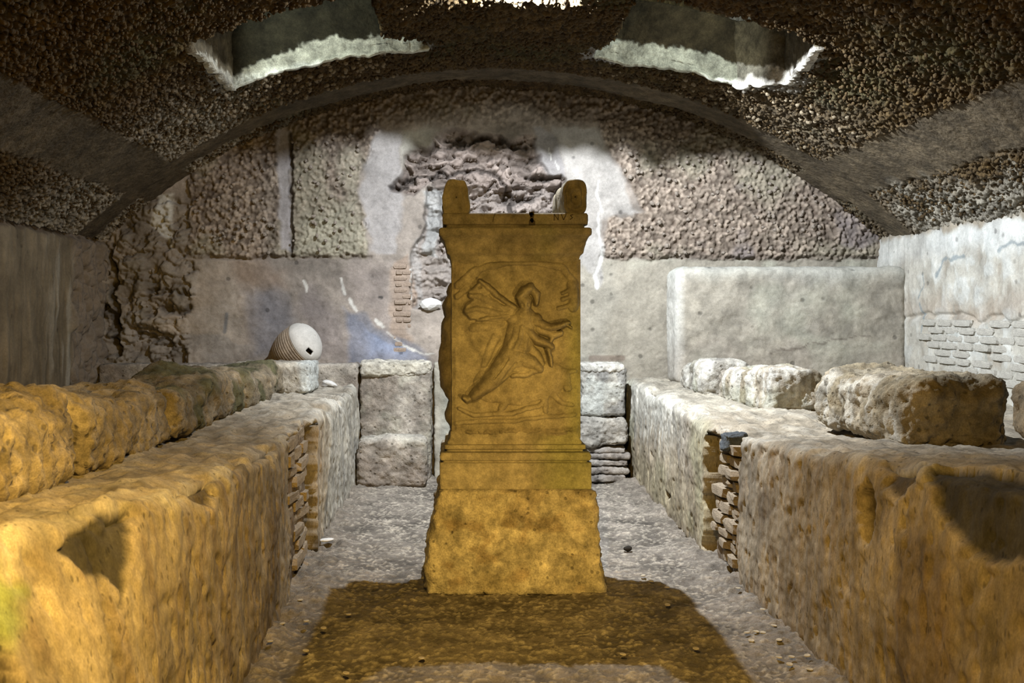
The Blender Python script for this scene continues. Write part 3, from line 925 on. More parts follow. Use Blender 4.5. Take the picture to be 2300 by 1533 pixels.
# right slot: two ragged columns of bricks, more at the bottom
z, k = .035, 0
while z < .60:
    hgt = random.uniform(.044, .062)
    cols = [(4.86, 5.00), (5.03, 5.17)]
    if z < .36: cols = [(4.87, 5.06), (5.08, 5.30)] if k % 2 else [(4.87, 4.98), (5.0, 5.16), (5.18, 5.29)]
    if z < .10: cols = [(4.88, 5.0), (5.02, 5.12)]
    for (a, b) in cols:
        put_brick(random.choice(BR), bench_r, (1.385 + random.uniform(-.012, .02), (a + b) / 2 + random.uniform(-.012, .012), z + hgt / 2),
                  (.09, b - a, hgt * .86), random.uniform(-.10, .10), random.uniform(-.05, .05))
    z += hgt + .006; k += 1
dark = rough_block('dark_stone', (1.312, 4.93, .60), (1.44, 5.07, .705), M_BLOCK,
                   lambda W, N, d: np.tile((.10, .115, .13), (len(W), 1)), bench_r, r=.03, step=.01, amp=.02, seed=8)
tag(dark, 'dark blue-grey stone at the top of the slot')
z, k = .035, 0
while z < .68:
    hgt = random.uniform(.05, .07)
    cols = [(4.66, 4.94), (4.96, 5.27)] if k % 2 else [(4.64, 4.82), (4.84, 5.08), (5.10, 5.26)]
    for (a, b) in cols:
        put_brick(random.choice(BR), bench_l, (-.832 - random.uniform(-.012, .02), (a + b) / 2, z + hgt / 2),
                  (.08, b - a, hgt * .86), random.uniform(-.08, .08), random.uniform(-.05, .05))
    z += hgt + .006; k += 1

# ================================================================== BLOCKS ON THE BENCHES
def tonef(c1, c2, seed, s1=3.0, extra=None):
    def f(W, N, d):
        m = sstep(-.5, .5, fbm(W, s1, 4, seed))[:, None]
        c = np.array(c1) + (np.array(c2) - np.array(c1)) * m
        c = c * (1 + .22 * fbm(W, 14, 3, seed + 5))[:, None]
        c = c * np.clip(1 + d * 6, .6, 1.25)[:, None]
        if extra is not None:
            c = extra(W, N, c)
        return c
    return f

def slump(V, h):
    # eroded top edges, bulging front
    V = V.copy()
    t = V[:, 2] / h[2]
    V[:, 0] *= 1 - .10 * np.clip(t, 0, 1) ** 2 + .03 * np.clip(-t, 0, 1)
    V[:, 2] += .02 * np.sin(V[:, 1] * 5 + h[1] * 9) * np.clip(t, 0, 1)
    return V

LT = ((.30, .25, .17), (.44, .38, .28))
GR = 'rubble blocks along the benches'
lb = [('A', (-1.68, 2.05, .765), (-1.20, 3.20, 1.035), 'big yellow-lit rubble block at the near end of the left bench', .038),
      ('B', (-1.70, 3.30, .735), (-1.22, 4.32, 1.0), 'rubble block second along the left bench, behind the yellow-lit one', .028),
      ('C', (-1.70, 4.34, .715), (-1.23, 5.74, .965), 'long rubble block painted dark as if unlit in the middle of the left bench', .03),
      ('D', (-1.70, 5.77, .71), (-1.22, 7.02, .94), 'rubble block painted dark olive as if unlit near the far end of the left bench', .024)]
for k, (nm, lo, hi, lab, am) in enumerate(lb):
    ex = None
    if k >= 2:
        def ex(W, N, c):
            return mixc(c * .8, sstep(-.3, .4, fbm(W, 5, 3, 77)) * .8, (.105, .11, .05))  # dim olive look of the far blocks, shade put into the colour
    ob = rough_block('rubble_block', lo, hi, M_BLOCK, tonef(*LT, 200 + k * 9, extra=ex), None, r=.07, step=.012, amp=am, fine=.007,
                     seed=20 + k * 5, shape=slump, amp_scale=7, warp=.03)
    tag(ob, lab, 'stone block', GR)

def lit_end(W, N, c):
    u = W[:, 0]
    return mixc(c, sstep(-1.18, -1.10, u + .03 * fbm(W, 12, 2, 6)), (.72, .76, .74))  # aisle corner whitened, lamplight put into the colour
tag(rough_block('rubble_block', (-1.62, 7.10, .715), (-1.06, 7.60, .935), M_BLOCK, tonef((.36, .32, .26), (.55, .52, .45), 260, extra=lit_end),
                None, r=.035, step=.011, amp=.014, seed=46), 'pale block with corner painted lit-white below the clay jar', 'stone block', GR)

def limestreak(W, N, c):
    st = fbm(W, (14, 14, 2.5), 3, 63)
    c = mixc(c, sstep(-.15, .35, st) * .75, (.74, .735, .68))
    return mixc(c, sstep(.1, .6, fbm(W, 4, 3, 64)) * .35, (.30, .33, .2))
def lit_flank(W, N, c):
    st = fbm(W, (12, 12, 3), 3, 73)
    c = mixc(c, sstep(-.1, .5, st) * np.clip(-N[:, 0] + .2, 0, 1) * .7, (.66, .64, .57))  # flank painted pale as lit, near end dark as shaded
    return mixc(c, sstep(.1, .5, fbm(W, 6, 3, 74)) * np.clip(-N[:, 1], 0, 1) * .6, (.20, .145, .05))
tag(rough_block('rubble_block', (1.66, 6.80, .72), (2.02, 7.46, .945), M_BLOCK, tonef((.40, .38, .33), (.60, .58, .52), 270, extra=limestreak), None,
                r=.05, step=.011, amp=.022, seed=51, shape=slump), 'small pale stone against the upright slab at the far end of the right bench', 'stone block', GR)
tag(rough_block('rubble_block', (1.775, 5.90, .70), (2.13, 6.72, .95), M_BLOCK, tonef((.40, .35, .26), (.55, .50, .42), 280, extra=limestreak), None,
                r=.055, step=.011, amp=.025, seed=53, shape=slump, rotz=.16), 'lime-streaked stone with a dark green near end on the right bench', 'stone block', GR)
tag(rough_block('rubble_block', (1.85, 4.16, .71), (2.33, 5.20, 1.015), M_BLOCK, tonef((.33, .28, .19), (.46, .40, .30), 290, extra=lit_flank), None,
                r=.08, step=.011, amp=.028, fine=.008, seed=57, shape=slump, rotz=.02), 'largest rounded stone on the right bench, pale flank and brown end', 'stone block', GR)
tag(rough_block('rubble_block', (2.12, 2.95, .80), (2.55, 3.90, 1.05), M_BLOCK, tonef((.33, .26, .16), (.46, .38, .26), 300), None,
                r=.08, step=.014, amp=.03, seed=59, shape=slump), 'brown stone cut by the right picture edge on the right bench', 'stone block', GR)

def slabc(W, N, c):
    c = mixc(c, sstep(.0, .6, fbm(W, 2.2, 3, 83)) * .35, (.52, .56, .46))
    c = mixc(c, np.clip(-N[:, 0], 0, 1) * .8, (.78, .79, .75))  # left side whitened, lamplight put into the colour
    c = mixc(c, sstep(1.48, 1.64, W[:, 2] + .05 * fbm(W, 4, 2, 84)) * .45, (.66, .70, .66))
    c = mixc(c, sstep(1.15, .85, W[:, 2] + .1 * fbm(W, 3, 2, 85)) * .5, (.37, .33, .28))
    d_ = polydist(W[:, 0], W[:, 2] + .02 * fbm(W, 12, 2, 86), [(2.35, 1.0), (2.6, 1.04), (3.1, 1.12)])
    return mixc(c, sstep(.008, .002, d_) * .6, (.15, .12, .1))
tag(rough_block('upright_slab', (1.64, 7.50, .735), (3.40, 7.90, 1.645), M_WALL, tonef((.41, .385, .325), (.50, .47, .41), 310, 1.6, slabc), None,
                r=.075, step=.012, amp=.008, fine=.003, seed=61), 'tall pale plastered slab standing on the far end of the right bench', 'stone slab')

# ================================================================== STEPS AND STACK AT THE BACK
def grn(W, N, c):
    c = mixc(c, sstep(.1, .6, fbm(W, 5, 3, 91)) * .35, (.46, .47, .38))
    return mixc(c, sstep(.2, .7, fbm(W, 4, 3, 92)) * .4, (.28, .24, .205))
BT = ((.31, .275, .235), (.44, .41, .36))
root = empty('step_block', (-.49, 7.86, 0))
tag(root, 'tall back step with a white-crusted top left of the altar', 'stone step')
rough_block('riser', (-.765, 7.72, -.02), (-.215, 7.985, .86), M_BLOCK, tonef(*BT, 320, extra=grn), root, r=.03, step=.011, amp=.014, seed=71)
rough_block('white_cap', (-.77, 7.695, .80), (-.21, 7.985, .915), M_BLOCK, tonef((.56, .54, .46), (.70, .68, .62), 325), root, r=.03, step=.009, amp=.02, seed=73)
tag(rough_block('step_block', (-.76, 7.42, -.015), (-.232, 7.70, .36), M_BLOCK, tonef((.32, .28, .24), (.46, .42, .36), 330,
    extra=lambda W, N, c: mixc(grn(W, N, c), np.clip(N[:, 2], 0, 1) * .7, (.58, .56, .5))), None, r=.05, step=.011, amp=.02, seed=75),
    'low rough step on the floor left of the altar', 'stone step')
tag(rough_block('back_slab', (-.195, 7.84, -.02), (.93, 7.97, .90), M_WALL, tonef((.45, .44, .37), (.52, .50, .44), 340), None, r=.02, step=.016, amp=.006, seed=77),
    'pale upright slab half hidden behind the altar', 'stone slab')
tag(rough_block('back_ledge', (XL + .02, 7.755, -.02), (-.785, 7.965, .895), M_BLOCK, tonef((.34, .30, .26), (.45, .42, .37), 345), None, r=.025, step=.016, amp=.008, seed=79),
    'low masonry ledge closing the far end of the left bench', 'stone ledge')
root = empty('masonry_stack', (1.11, 7.78, 0))
tag(root, 'stack of lime-stained blocks and thin stones right of the altar', 'stone stack')
def blotch(W, N, c):
    c = mixc(c, sstep(.1, .5, fbm(W, 7, 3, 95)) * .6, (.70, .73, .68))
    return mixc(c, sstep(.1, .5, fbm(W, 6, 3, 96)) * .5, (.235, .24, .245))
rough_block('upper_block', (.94, 7.64, .50), (1.285, 7.96, .87), M_BLOCK, tonef((.36, .35, .32), (.48, .47, .42), 350, extra=blotch), root, r=.03, step=.009, amp=.012, seed=81)
rough_block('white_cap', (.94, 7.63, .84), (1.28, 7.96, .90), M_BLOCK, tonef((.60, .59, .53), (.72, .71, .66), 352), root, r=.02, step=.009, amp=.014, seed=83)
rough_block('middle_block', (.92, 7.60, .275), (1.295, 7.96, .495), M_BLOCK, tonef((.38, .36, .32), (.50, .48, .43), 354), root, r=.035, step=.009, amp=.025, seed=85)
zz = 0.0
for k, (hgt, xa, xb) in enumerate([(.06, 1.0, 1.28), (.055, .98, 1.31), (.06, .94, 1.30), (.045, .96, 1.31), (.05, .93, 1.28)]):
    rough_block('thin_stone', (xa, 7.60 + random.uniform(-.015, .02), zz), (xb, 7.95, zz + hgt - .006), M_BLOCK, tonef((.33, .30, .27), (.46, .43, .39), 360 + k),
                root, r=.018, step=.011, amp=.014, seed=90 + k)
    zz += hgt

# ================================================================== THE ALTAR
AX, AY = .267, 4.92
altar = empty('carved_altar', (AX, AY, 0))
tag(altar, 'carved stone altar with a cloaked figure in relief, standing on a rough plinth', 'altar')

def ring_loft(name, rings, mat, colf, parent, n=60, m=48, amp=.003, seed=1, sub=.012, rc=.012, fine=.0015):
    """rings: (z, half width, half depth); box-shaped loft with many points round it, capped"""
    rings = [(q[0], q[1], q[2] - .1) for q in rings]
    rs = [rings[0]]
    for a, b in zip(rings[:-1], rings[1:]):
        L_ = max(abs(b[0] - a[0]), abs(b[1] - a[1]))
        kk = max(1, int(L_ / sub))
        for i in range(1, kk + 1):
            t = i / kk
            rs.append(tuple(a[q] + (b[q] - a[q]) * t for q in range(3)))
    def loop(hw, hd):
        pts = []
        for i in range(n): pts.append((-hw + 2 * hw * i / n, -hd))
        for i in range(m): pts.append((hw, -hd + 2 * hd * i / m))
        for i in range(n): pts.append((hw - 2 * hw * i / n, hd))
        for i in range(m): pts.append((-hw, hd - 2 * hd * i / m))
        p = np.array(pts); h_ = np.array([hw, hd]); inn = np.clip(p, -(h_ - rc), h_ - rc)
        dd = p - inn; L2 = np.linalg.norm(dd, axis=1, keepdims=True); nn = dd / np.maximum(L2, 1e-9)
        return inn + nn * rc, nn
    V, N = [], []
    for (z_, hw, hd) in rs:
        p, nn = loop(hw, hd)
        V.append(np.column_stack([p[:, 0], p[:, 1], np.full(len(p), z_)])); N.append(np.column_stack([nn, np.zeros(len(p))]))
    V = np.array(V); N = np.array(N)            # (rings, around, 3)
    W = V + np.array([AX, AY, 0])
    d_ = amp * fbm(W, 8, 4, seed) + fine * fbm(W, 34, 2, seed + 2)
    W = W + N * d_[..., None]
    nr, na = W.shape[:2]
    f = grid_faces(na, nr, wrap_u=True)
    Vv = W.transpose(1, 0, 2).reshape(-1, 3); dd = d_.T.reshape(-1); Nn = N.transpose(1, 0, 2).reshape(-1, 3)
    cb = W[0].mean(0); ct = W[-1].mean(0)
    n0 = len(Vv)
    Vv = np.concatenate([Vv, [cb, ct]]); dd = np.append(dd, [0, 0]); Nn = np.concatenate([Nn, [[0, 0, -1], [0, 0, 1]]])
    j = np.arange(0, na, 2)
    fb = np.stack([np.full(len(j), n0), ((j + 2) % na) * nr, ((j + 1) % na) * nr, j * nr], -1)
    ft = np.stack([np.full(len(j), n0 + 1), j * nr + nr - 1, ((j + 1) % na) * nr + nr - 1, ((j + 2) % na) * nr + nr - 1], -1)
    me = mesh_from(name, Vv, np.concatenate([f, fb, ft]), colf(Vv, Nn, dd))
    return link(name, me, mat, parent)

AC = ((.31, .275, .205), (.41, .37, .285))
def stainA(W, N, c):
    c = mixc(c, sstep(.15, .7, fbm(W, 6, 4, 121)) * .4, (.22, .185, .13))
    return mixc(c, sstep(.30, .48, W[:, 0]) * sstep(.1, .5, fbm(W, 2, 2, 122) + .3) * .5, (.30, .33, .14))
def plinthc(W, N, c):
    c = mixc(c, sstep(.1, .55, fbm(W, (7, 7, 13), 4, 125)) * .6, (.27, .19, .10))
    c = mixc(c, sstep(.30, .42, W[:, 2] + .06 * fbm(W, 7, 3, 126)) * .5, (.50, .45, .34))
    return mixc(c, sstep(.07, .0, W[:, 2] + .05 * fbm(W, 9, 3, 127)) * .75, (.60, .55, .42))

PLINTH = ring_loft('plinth', [(-.01, .417, .395), (.04, .415, .395), (.24, .402, .39), (.36, .385, .38), (.41, .374, .37), (.455, .368, .365), (.468, .35, .35)],
          M_PLINTH, tonef((.42, .37, .26), (.55, .50, .38), 400, 5, plinthc), altar, 72, 60, amp=.018, seed=101, fine=.008, rc=.03)
ring_loft('base_moulding', [(.462, .34, .335), (.468, .357, .345), (.590, .357, .345), (.592, .340, .328), (.599, .340, .328), (.602, .352, .342), (.620, .356, .346), (.638, .350, .340),
                            (.641, .322, .312), (.650, .322, .312), (.653, .334, .326), (.672, .333, .325), (.674, .318, .308), (.680, .318, .308), (.684, .318, .310), (.70, .309, .303), (.735, .304, .298)],
          M_ALTAR, tonef(*AC, 410, 4, stainA), altar, 60, 50, amp=.003, seed=103, sub=.006, rc=.01)
ring_loft('shaft', [(.73, .304, .288), (.80, .302, .286), (1.45, .302, .286), (1.515, .302, .286)], M_ALTAR, tonef(*AC, 420, 4, stainA), altar, 60, 50, amp=.004, seed=105, rc=.012)
ring_loft('cornice', [(1.49, .300, .292), (1.53, .304, .298), (1.565, .312, .306), (1.577, .325, .318), (1.60, .328, .321), (1.630, .335, .328), (1.655, .350, .342), (1.662, .358, .350),
                      (1.690, .359, .351), (1.696, .352, .344), (1.698, .325, .318), (1.705, .325, .318)],
          M_ALTAR, tonef(*AC, 430, 5, stainA), altar, 64, 52, amp=.006, seed=107, sub=.006, rc=.012)
ring_loft('top_slab', [(1.703, .325, .318), (1.710, .325, .318), (1.713, .342, .336), (1.755, .343, .337), (1.765, .338, .332)],
          M_ALTAR, tonef((.27, .235, .17), (.36, .32, .24), 440, 5, stainA), altar, 64, 52, amp=.005, seed=109, sub=.008, rc=.012)

# the two end rolls on top (one worn square, one round)
def bolster(xc_, hw, top, rounder, seed):
    n_ = 40; ts = np.linspace(0, 2 * math.pi, n_, endpoint=False)
    ys = np.linspace(-.225, .225, 60)
    V = []
    zc = (1.752 + top) / 2; hz = (top - 1.752) / 2
    e = .42 if not rounder else .72
    px = np.sign(np.cos(ts)) * np.abs(np.cos(ts)) ** e * hw
    pz = np.sign(np.sin(ts)) * np.abs(np.sin(ts)) ** e * hz
    if not rounder:
        px = px - .012 * np.clip(pz / hz, 0, 1) * np.sign(px) * 1.1
    for y in ys:
        k_ = 1 - .05 * math.exp(-((y) / .05) ** 2)
        V.append(np.column_stack([xc_ + px * k_, np.full(n_, AY + y), zc + pz * k_]))
    V = np.array(V)
    Wf = V.reshape(-1, 3)
    cen = np.array([xc_, 0, zc]); N = Wf - cen; N[:, 1] = 0; N /= np.linalg.norm(N, axis=1, keepdims=True)
    d_ = .010 * fbm(Wf, 10, 4, seed) + .003 * fbm(Wf, 36, 2, seed + 1)
    Wf = Wf + N * d_[:, None]
    A = Wf.reshape(60, n_, 3)
    # end discs with a ring carved on them
    caps = []; 
    fr = np.linspace(.92, .04, 12)
    def disc(i, sg):
        ring = A[i]; c_ = ring.mean(0); out = []
        for t in fr:
            p = c_ + (ring - c_) * t
            p[:, 1] += sg * (.006 * math.cos(t * 14) + .004 * (1 - t)) * (1 if rounder else .5) + .005 * fbm(p, 20, 3, seed + 3)
            out.append(p)
        return out
    front = disc(0, -1)[::-1]; back = disc(-1, 1)
    A = np.array(front + list(A) + back)
    nr = A.shape[0]
    f = grid_faces(nr, n_ + 1)
    A2 = np.concatenate([A, A[:, :1]], 1)
    Vv = A2.reshape(-1, 3)
    colr = tonef((.24, .205, .14), (.34, .30, .215), 450 + seed, 6)(Vv, None, np.zeros(len(Vv)))
    me = mesh_from('end_roll', Vv, f[:, ::-1], colr)
    bm = bmesh.new(); bm.from_mesh(me); bmesh.ops.remove_doubles(bm, verts=bm.verts, dist=1e-5)
    bmesh.ops.recalc_face_normals(bm, faces=bm.faces); bm.to_mesh(me); bm.free()
    me.polygons.foreach_set('use_smooth', np.ones(len(me.polygons), bool))
    return link('end_roll', me, M_ALTAR, altar)
tag(bolster(AX - .276, .063, 1.93, False, 5), 'worn squarish roll on the left')
tag(bolster(AX + .283, .062, 1.928, True, 9), 'round-ended roll on the right')

# ---- front relief
SY = AY - .186                 # plane of the shaft front
PS = SY / F                    # metres per picture pixel on that plane
def rel_xz(u, v): return (u - U0) * PS, CH + (V0 - v) * PS

def build_relief():
    u = np.arange(1015, 1304.1, 1.45); v = np.arange(582, 985.1, 1.45)
    U, V = np.meshgrid(u, v, indexing='ij')
    X, Z = rel_xz(U, V)
    P = np.stack([X, np.full_like(X, SY), Z], -1)
    wu = U + 1.6 * fbm(P, 22, 3, 1); wv = V + 1.6 * fbm(P, 22, 3, 2)
    H = np.zeros_like(U)
    def stroke(pts, rads, h, mode='max', p=.5):
        nonlocal H
        best = np.zeros_like(H)
        for (p1, r1), (p2, r2) in zip(list(zip(pts, rads))[:-1], list(zip(pts, rads))[1:]):
            vx, vy = p2[0] - p1[0], p2[1] - p1[1]
            t = np.clip(((wu - p1[0]) * vx + (wv - p1[1]) * vy) / (vx * vx + vy * vy + 1e-6), 0, 1)
            q = np.hypot(wu - p1[0] - t * vx, wv - p1[1] - t * vy) / (r1 + (r2 - r1) * t)
            best = np.maximum(best, h * np.clip(1 - q * q, 0, 1) ** p)
        if mode == 'max': H = np.maximum(H, best)
        elif mode == 'sub': H = H - best
        else: H = H + best
    def patch(pts, h, soft=4):
        nonlocal H
        H = np.maximum(H, h * soft_poly(wu, wv, pts, soft))
    # the animal lying under the figure: very worn low relief
    stroke([(1105, 862), (1170, 858), (1230, 850)], [42, 52, 40], .017)
    stroke([(1230, 846), (1262, 842), (1275, 868)], [24, 17, 10], .014)
    stroke([(1135, 900), (1122, 925)], [10, 6], .012); stroke([(1222, 890), (1226, 922)], [9, 6], .012)
    stroke([(1240, 885), (1262, 905), (1285, 908)], [8, 6, 5], .010)
    stroke([(1270, 835), (1290, 832)], [6, 4], .010)
    # ground line in waves
    stroke([(1030, 915), (1065, 932), (1110, 928), (1150, 927), (1180, 917), (1210, 912), (1228, 893), (1236, 878)], [4, 6, 6, 6, 5, 5, 5, 4], .012)
    stroke([(1020, 950), (1080, 946), (1150, 944), (1230, 934), (1290, 930)], [5, 6, 5, 6, 5], .009)
    # worn upper field: rocky arch above the head, little bust at the right edge
    stroke([(1040, 650), (1075, 606), (1130, 590), (1200, 588), (1262, 602), (1292, 640)], [7, 8, 8, 8, 9, 8], .010)
    stroke([(1282, 640), (1290, 665), (1288, 690)], [12, 14, 12], .018)
    stroke([(1262, 672), (1285, 664)], [5, 5], .014); stroke([(1255, 692), (1284, 684)], [5, 5], .013)
    stroke([(1262, 658), (1286, 644)], [4, 4], .014)
    stroke([(1028, 640), (1050, 622), (1070, 604)], [8, 9, 7], .013); stroke([(1026, 668), (1048, 648)], [7, 8], .012)
    # flying cloak
    patch([(1156, 706), (1152, 684), (1120, 662), (1082, 627), (1072, 632), (1080, 646), (1062, 648), (1052, 662), (1062, 674), (1046, 684), (1042, 702), (1056, 718), (1080, 722), (1112, 724), (1150, 716)], .027, 4)
    stroke([(1154, 692), (1118, 666), (1092, 642), (1077, 630)], [8, 8, 9, 5], .042)
    stroke([(1150, 699), (1112, 684), (1078, 666), (1058, 664)], [8, 13, 12, 8], .036)
    stroke([(1148, 704), (1100, 700), (1070, 692), (1050, 698)], [8, 12, 10, 9], .036)
    stroke([(1080, 634), (1068, 650), (1056, 656)], [5, 8, 6], .028)
    stroke([(1132, 684), (1100, 662)], [3, 3], .008, 'sub'); stroke([(1140, 709), (1096, 713), (1070, 722)], [4, 5, 4], .012, 'add')
    # mantle hanging behind the back
    patch([(1050, 726), (1100, 718), (1140, 722), (1138, 744), (1118, 772), (1104, 800), (1088, 830), (1076, 818), (1080, 796), (1066, 782), (1054, 764)], .016, 11)
    stroke([(1122, 726), (1096, 734), (1064, 736)], [14, 16, 12], .024)
    stroke([(1112, 756), (1096, 790), (1086, 818)], [14, 12, 8], .024)
    # torso and tunic
    stroke([(1176, 716), (1168, 750), (1160, 800)], [29, 35, 31], .054, p=.6)
    stroke([(1150, 716), (1205, 718)], [15, 14], .045)
    stroke([(1170, 742), (1150, 800)], [6, 5], .006, 'add'); stroke([(1182, 748), (1176, 806)], [5, 5], .006, 'add')
    stroke([(1158, 738), (1136, 790)], [5, 5], .006, 'add'); stroke([(1140, 782), (1190, 790)], [3, 3], .006, 'sub')
    # head and pointed cap
    stroke([(1177, 676), (1178, 690)], [17, 15], .060, p=.6)
    stroke([(1176, 700), (1176, 712)], [11, 13], .048)
    stroke([(1168, 668), (1178, 655), (1190, 648)], [11, 13, 10], .058, p=.6)
    stroke([(1190, 646), (1202, 660), (1204, 684)], [11, 11, 5], .048, p=.6)
    stroke([(1162, 680), (1166, 690)], [5, 5], .006, 'add'); stroke([(1172, 684), (1173, 688)], [3, 3], .006, 'sub')
    stroke([(1183, 683), (1184, 687)], [3, 3], .006, 'sub')
    # arm thrown forward, with falling sleeve
    stroke([(1200, 722), (1236, 736), (1266, 728)], [13, 10, 7], .050)
    stroke([(1264, 728), (1276, 724)], [7, 5], .042); stroke([(1270, 728), (1280, 735)], [4, 3], .036)
    stroke([(1208, 738), (1240, 752), (1258, 748)], [11, 10, 7], .032); stroke([(1240, 752), (1236, 766)], [9, 4], .028)
    # other arm and the short blade
    stroke([(1172, 734), (1204, 762), (1228, 772)], [12, 11, 9], .060)
    stroke([(1226, 770), (1236, 778)], [9, 8], .056)
    stroke([(1229, 784), (1234, 804), (1237, 820)], [6, 6, 4], .042)
    stroke([(1190, 778), (1205, 796), (1218, 816)], [9, 10, 7], .026)
    # kilted thighs and legs
    patch([(1135, 790), (1185, 790), (1212, 818), (1213, 832), (1188, 840), (1150, 836), (1124, 842), (1118, 826)], .034, 6)
    stroke([(1165, 800), (1192, 812), (1210, 826)], [22, 19, 12], .056, p=.6)
    stroke([(1208, 828), (1178, 838), (1150, 842)], [10, 9, 7], .040)
    stroke([(1152, 796), (1118, 838), (1090, 866), (1064, 888)], [29, 25, 19, 13], .058, p=.6)
    stroke([(1066, 888), (1050, 896), (1040, 890)], [10, 8, 5], .042)
    stroke([(1140, 804), (1110, 846)], [3, 3], .008, 'sub'); stroke([(1158, 812), (1128, 850)], [3, 3], .006, 'sub')
    # broken ledge at the foot of the field
    led = np.exp(-((V - 966 - 5 * fbm(P, 16, 3, 5)) / 6) ** 2)
    H = H + led * .008 * (1 + fbm(P, 40, 2, 6)) + .0035 * fbm(P, 11, 4, 9) + .0015 * fbm(P, 45, 2, 11)
    H = np.maximum(H, -.004)
    E = sstep(0, 10, np.minimum(U - 1015, 1304 - U)) * sstep(0, 10, np.minimum(V - 582, 985 - V))
    P[..., 1] -= H * E * 1.35 + .012 * (.3 + .7 * E)
    c = np.zeros(P.shape); c[:] = (.365, .325, .24)
    c *= (1 + .16 * fbm(P, 6, 4, 14))[..., None]
    gx, gz = np.gradient(H)
    c = mixc(c, sstep(.15, .7, fbm(P, 5, 4, 15)) * .35, (.25, .205, .14))
    c = mixc(c, led * .35, (.19, .155, .11))
    c = mixc(c, sstep(1250, 1300, U) * sstep(640, 760, V) * .55, (.285, .32, .13))
    c = mixc(c, sstep(1060, 1020, U) * sstep(700, 610, V) * .45, (.20, .155, .10))
    cav = sstep(.002, .012, np.hypot(gx, gz)) * sstep(.03, .0, H)      # darker low against steep carving
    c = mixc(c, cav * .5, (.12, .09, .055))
    P = np.pad(P, ((1, 1), (1, 1), (0, 0)), 'edge'); c = np.pad(c, ((1, 1), (1, 1), (0, 0)), 'edge')
    for sl in ((0, slice(None)), (-1, slice(None)), (slice(None), 0), (slice(None), -1)):
        P[sl + (1,)] = SY + .05
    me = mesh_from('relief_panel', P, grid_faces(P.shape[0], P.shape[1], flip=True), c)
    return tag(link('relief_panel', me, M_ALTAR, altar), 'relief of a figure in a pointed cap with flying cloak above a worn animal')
build_relief()

def side_figure(sg, prof, seed):
    zs = np.linspace(1.44, .72, 110); ys = np.linspace(-.15, .15, 50)
    vv = V0 - (zs - CH) / PS
    pr = np.interp(vv, [p[0] for p in prof], [p[1] for p in prof]) * PS
    Zg, Yg = np.meshgrid(zs, ys, indexing='ij')
    env = np.clip(1 - (Yg / .145) ** 4, 0, 1)
    P0 = np.stack([np.zeros_like(Zg), Yg, Zg], -1)
    body = np.clip(1 - ((Yg + .03 * np.sin(Zg * 9)) / .11) ** 2, 0, 1) ** .5
    out = pr[:, None] * (env * .12 + .88 * body) + .006 * fbm(P0, 18, 3, seed) * env - .012 * (1 - env)
    X = AX + sg * (.298 + out)
    P = np.stack([X, AY + Yg, Zg], -1)
    c = tonef((.26, .22, .15), (.36, .31, .22), seed)(P.reshape(-1, 3), None, np.zeros(P.size // 3))
    me = mesh_from('side_figure', P, grid_faces(110, 50, flip=(sg > 0)), c)
    return link('side_figure', me, M_ALTAR, altar)
tag(side_figure(-1, [(630, 0), (640, 8), (652, 12), (662, 10), (672, 18), (684, 22), (700, 20), (712, 17), (724, 24), (740, 26), (770, 24), (790, 29), (815, 31), (850, 30), (875, 27), (892, 18),
                     (905, 9), (920, 12), (935, 17), (945, 17), (955, 11), (965, 5), (980, 3)], 501), 'worn standing figure carved on the left flank')
tag(side_figure(1, [(630, 0), (650, 2), (690, 5), (705, 3), (730, 9), (755, 15), (772, 13), (790, 11), (830, 13), (850, 11), (870, 6), (900, 3), (915, 7), (935, 7), (950, 3), (980, 1)], 505),
    'worn standing figure carved on the right flank')

# incised letters and the gap on the top slab, dark strips for their shade
def strokes_mesh(name, segs, wdt, y, parent, mat, depth=.004):
    bm = bmesh.new()
    for (a, b) in segs:
        (x1, z1), (x2, z2) = rel_xz(*a), rel_xz(*b)
        dx, dz = x2 - x1, z2 - z1; L_ = math.hypot(dx, dz); nx, nz = -dz / L_ * wdt, dx / L_ * wdt
        q = [(x1 + nx, z1 + nz), (x2 + nx, z2 + nz), (x2 - nx, z2 - nz), (x1 - nx, z1 - nz)]
        f_ = [bm.verts.new((p[0], y, p[1])) for p in q]; g_ = [bm.verts.new((p[0], y + depth, p[1])) for p in q]
        bm.faces.new(f_); bm.faces.new(g_[::-1])
        for i in range(4): bm.faces.new((f_[i], g_[i], g_[(i + 1) % 4], f_[(i + 1) % 4]))
    bmesh.ops.recalc_face_normals(bm, faces=bm.faces)
    me = bpy.data.meshes.new(name); bm.to_mesh(me); bm.free()
    return link(name, me, mat, parent)
yt = AY - .2445
tag(strokes_mesh('inscription', [((1242, 497), (1242, 483)), ((1242, 483), (1251, 496)), ((1251, 496), (1251, 482)),
                             ((1258, 483), (1263, 496)), ((1263, 496), (1269, 483)),
                             ((1284, 484), (1278, 486)), ((1278, 486), (1283, 491)), ((1283, 491), (1277, 495))], .0016, yt, altar, M_CUT_SHADE, .012),
    'letters NVS cut into the top slab')
tag(strokes_mesh('break', [((1190, 480), (1194, 488)), ((1193, 486), (1192, 498)), ((1190, 494), (1196, 500)), ((1187, 482), (1198, 481)), ((1186, 502), (1200, 502))], .0085, yt + .003, altar, M_CUT_SHADE, .012),
    'dark broken notch in the top slab')
tag(strokes_mesh('crack', [((1111, 482), (1108, 490)), ((1108, 490), (1106, 500))], .0016, yt, altar, M_CUT_SHADE, .012), 'crack in the top slab')

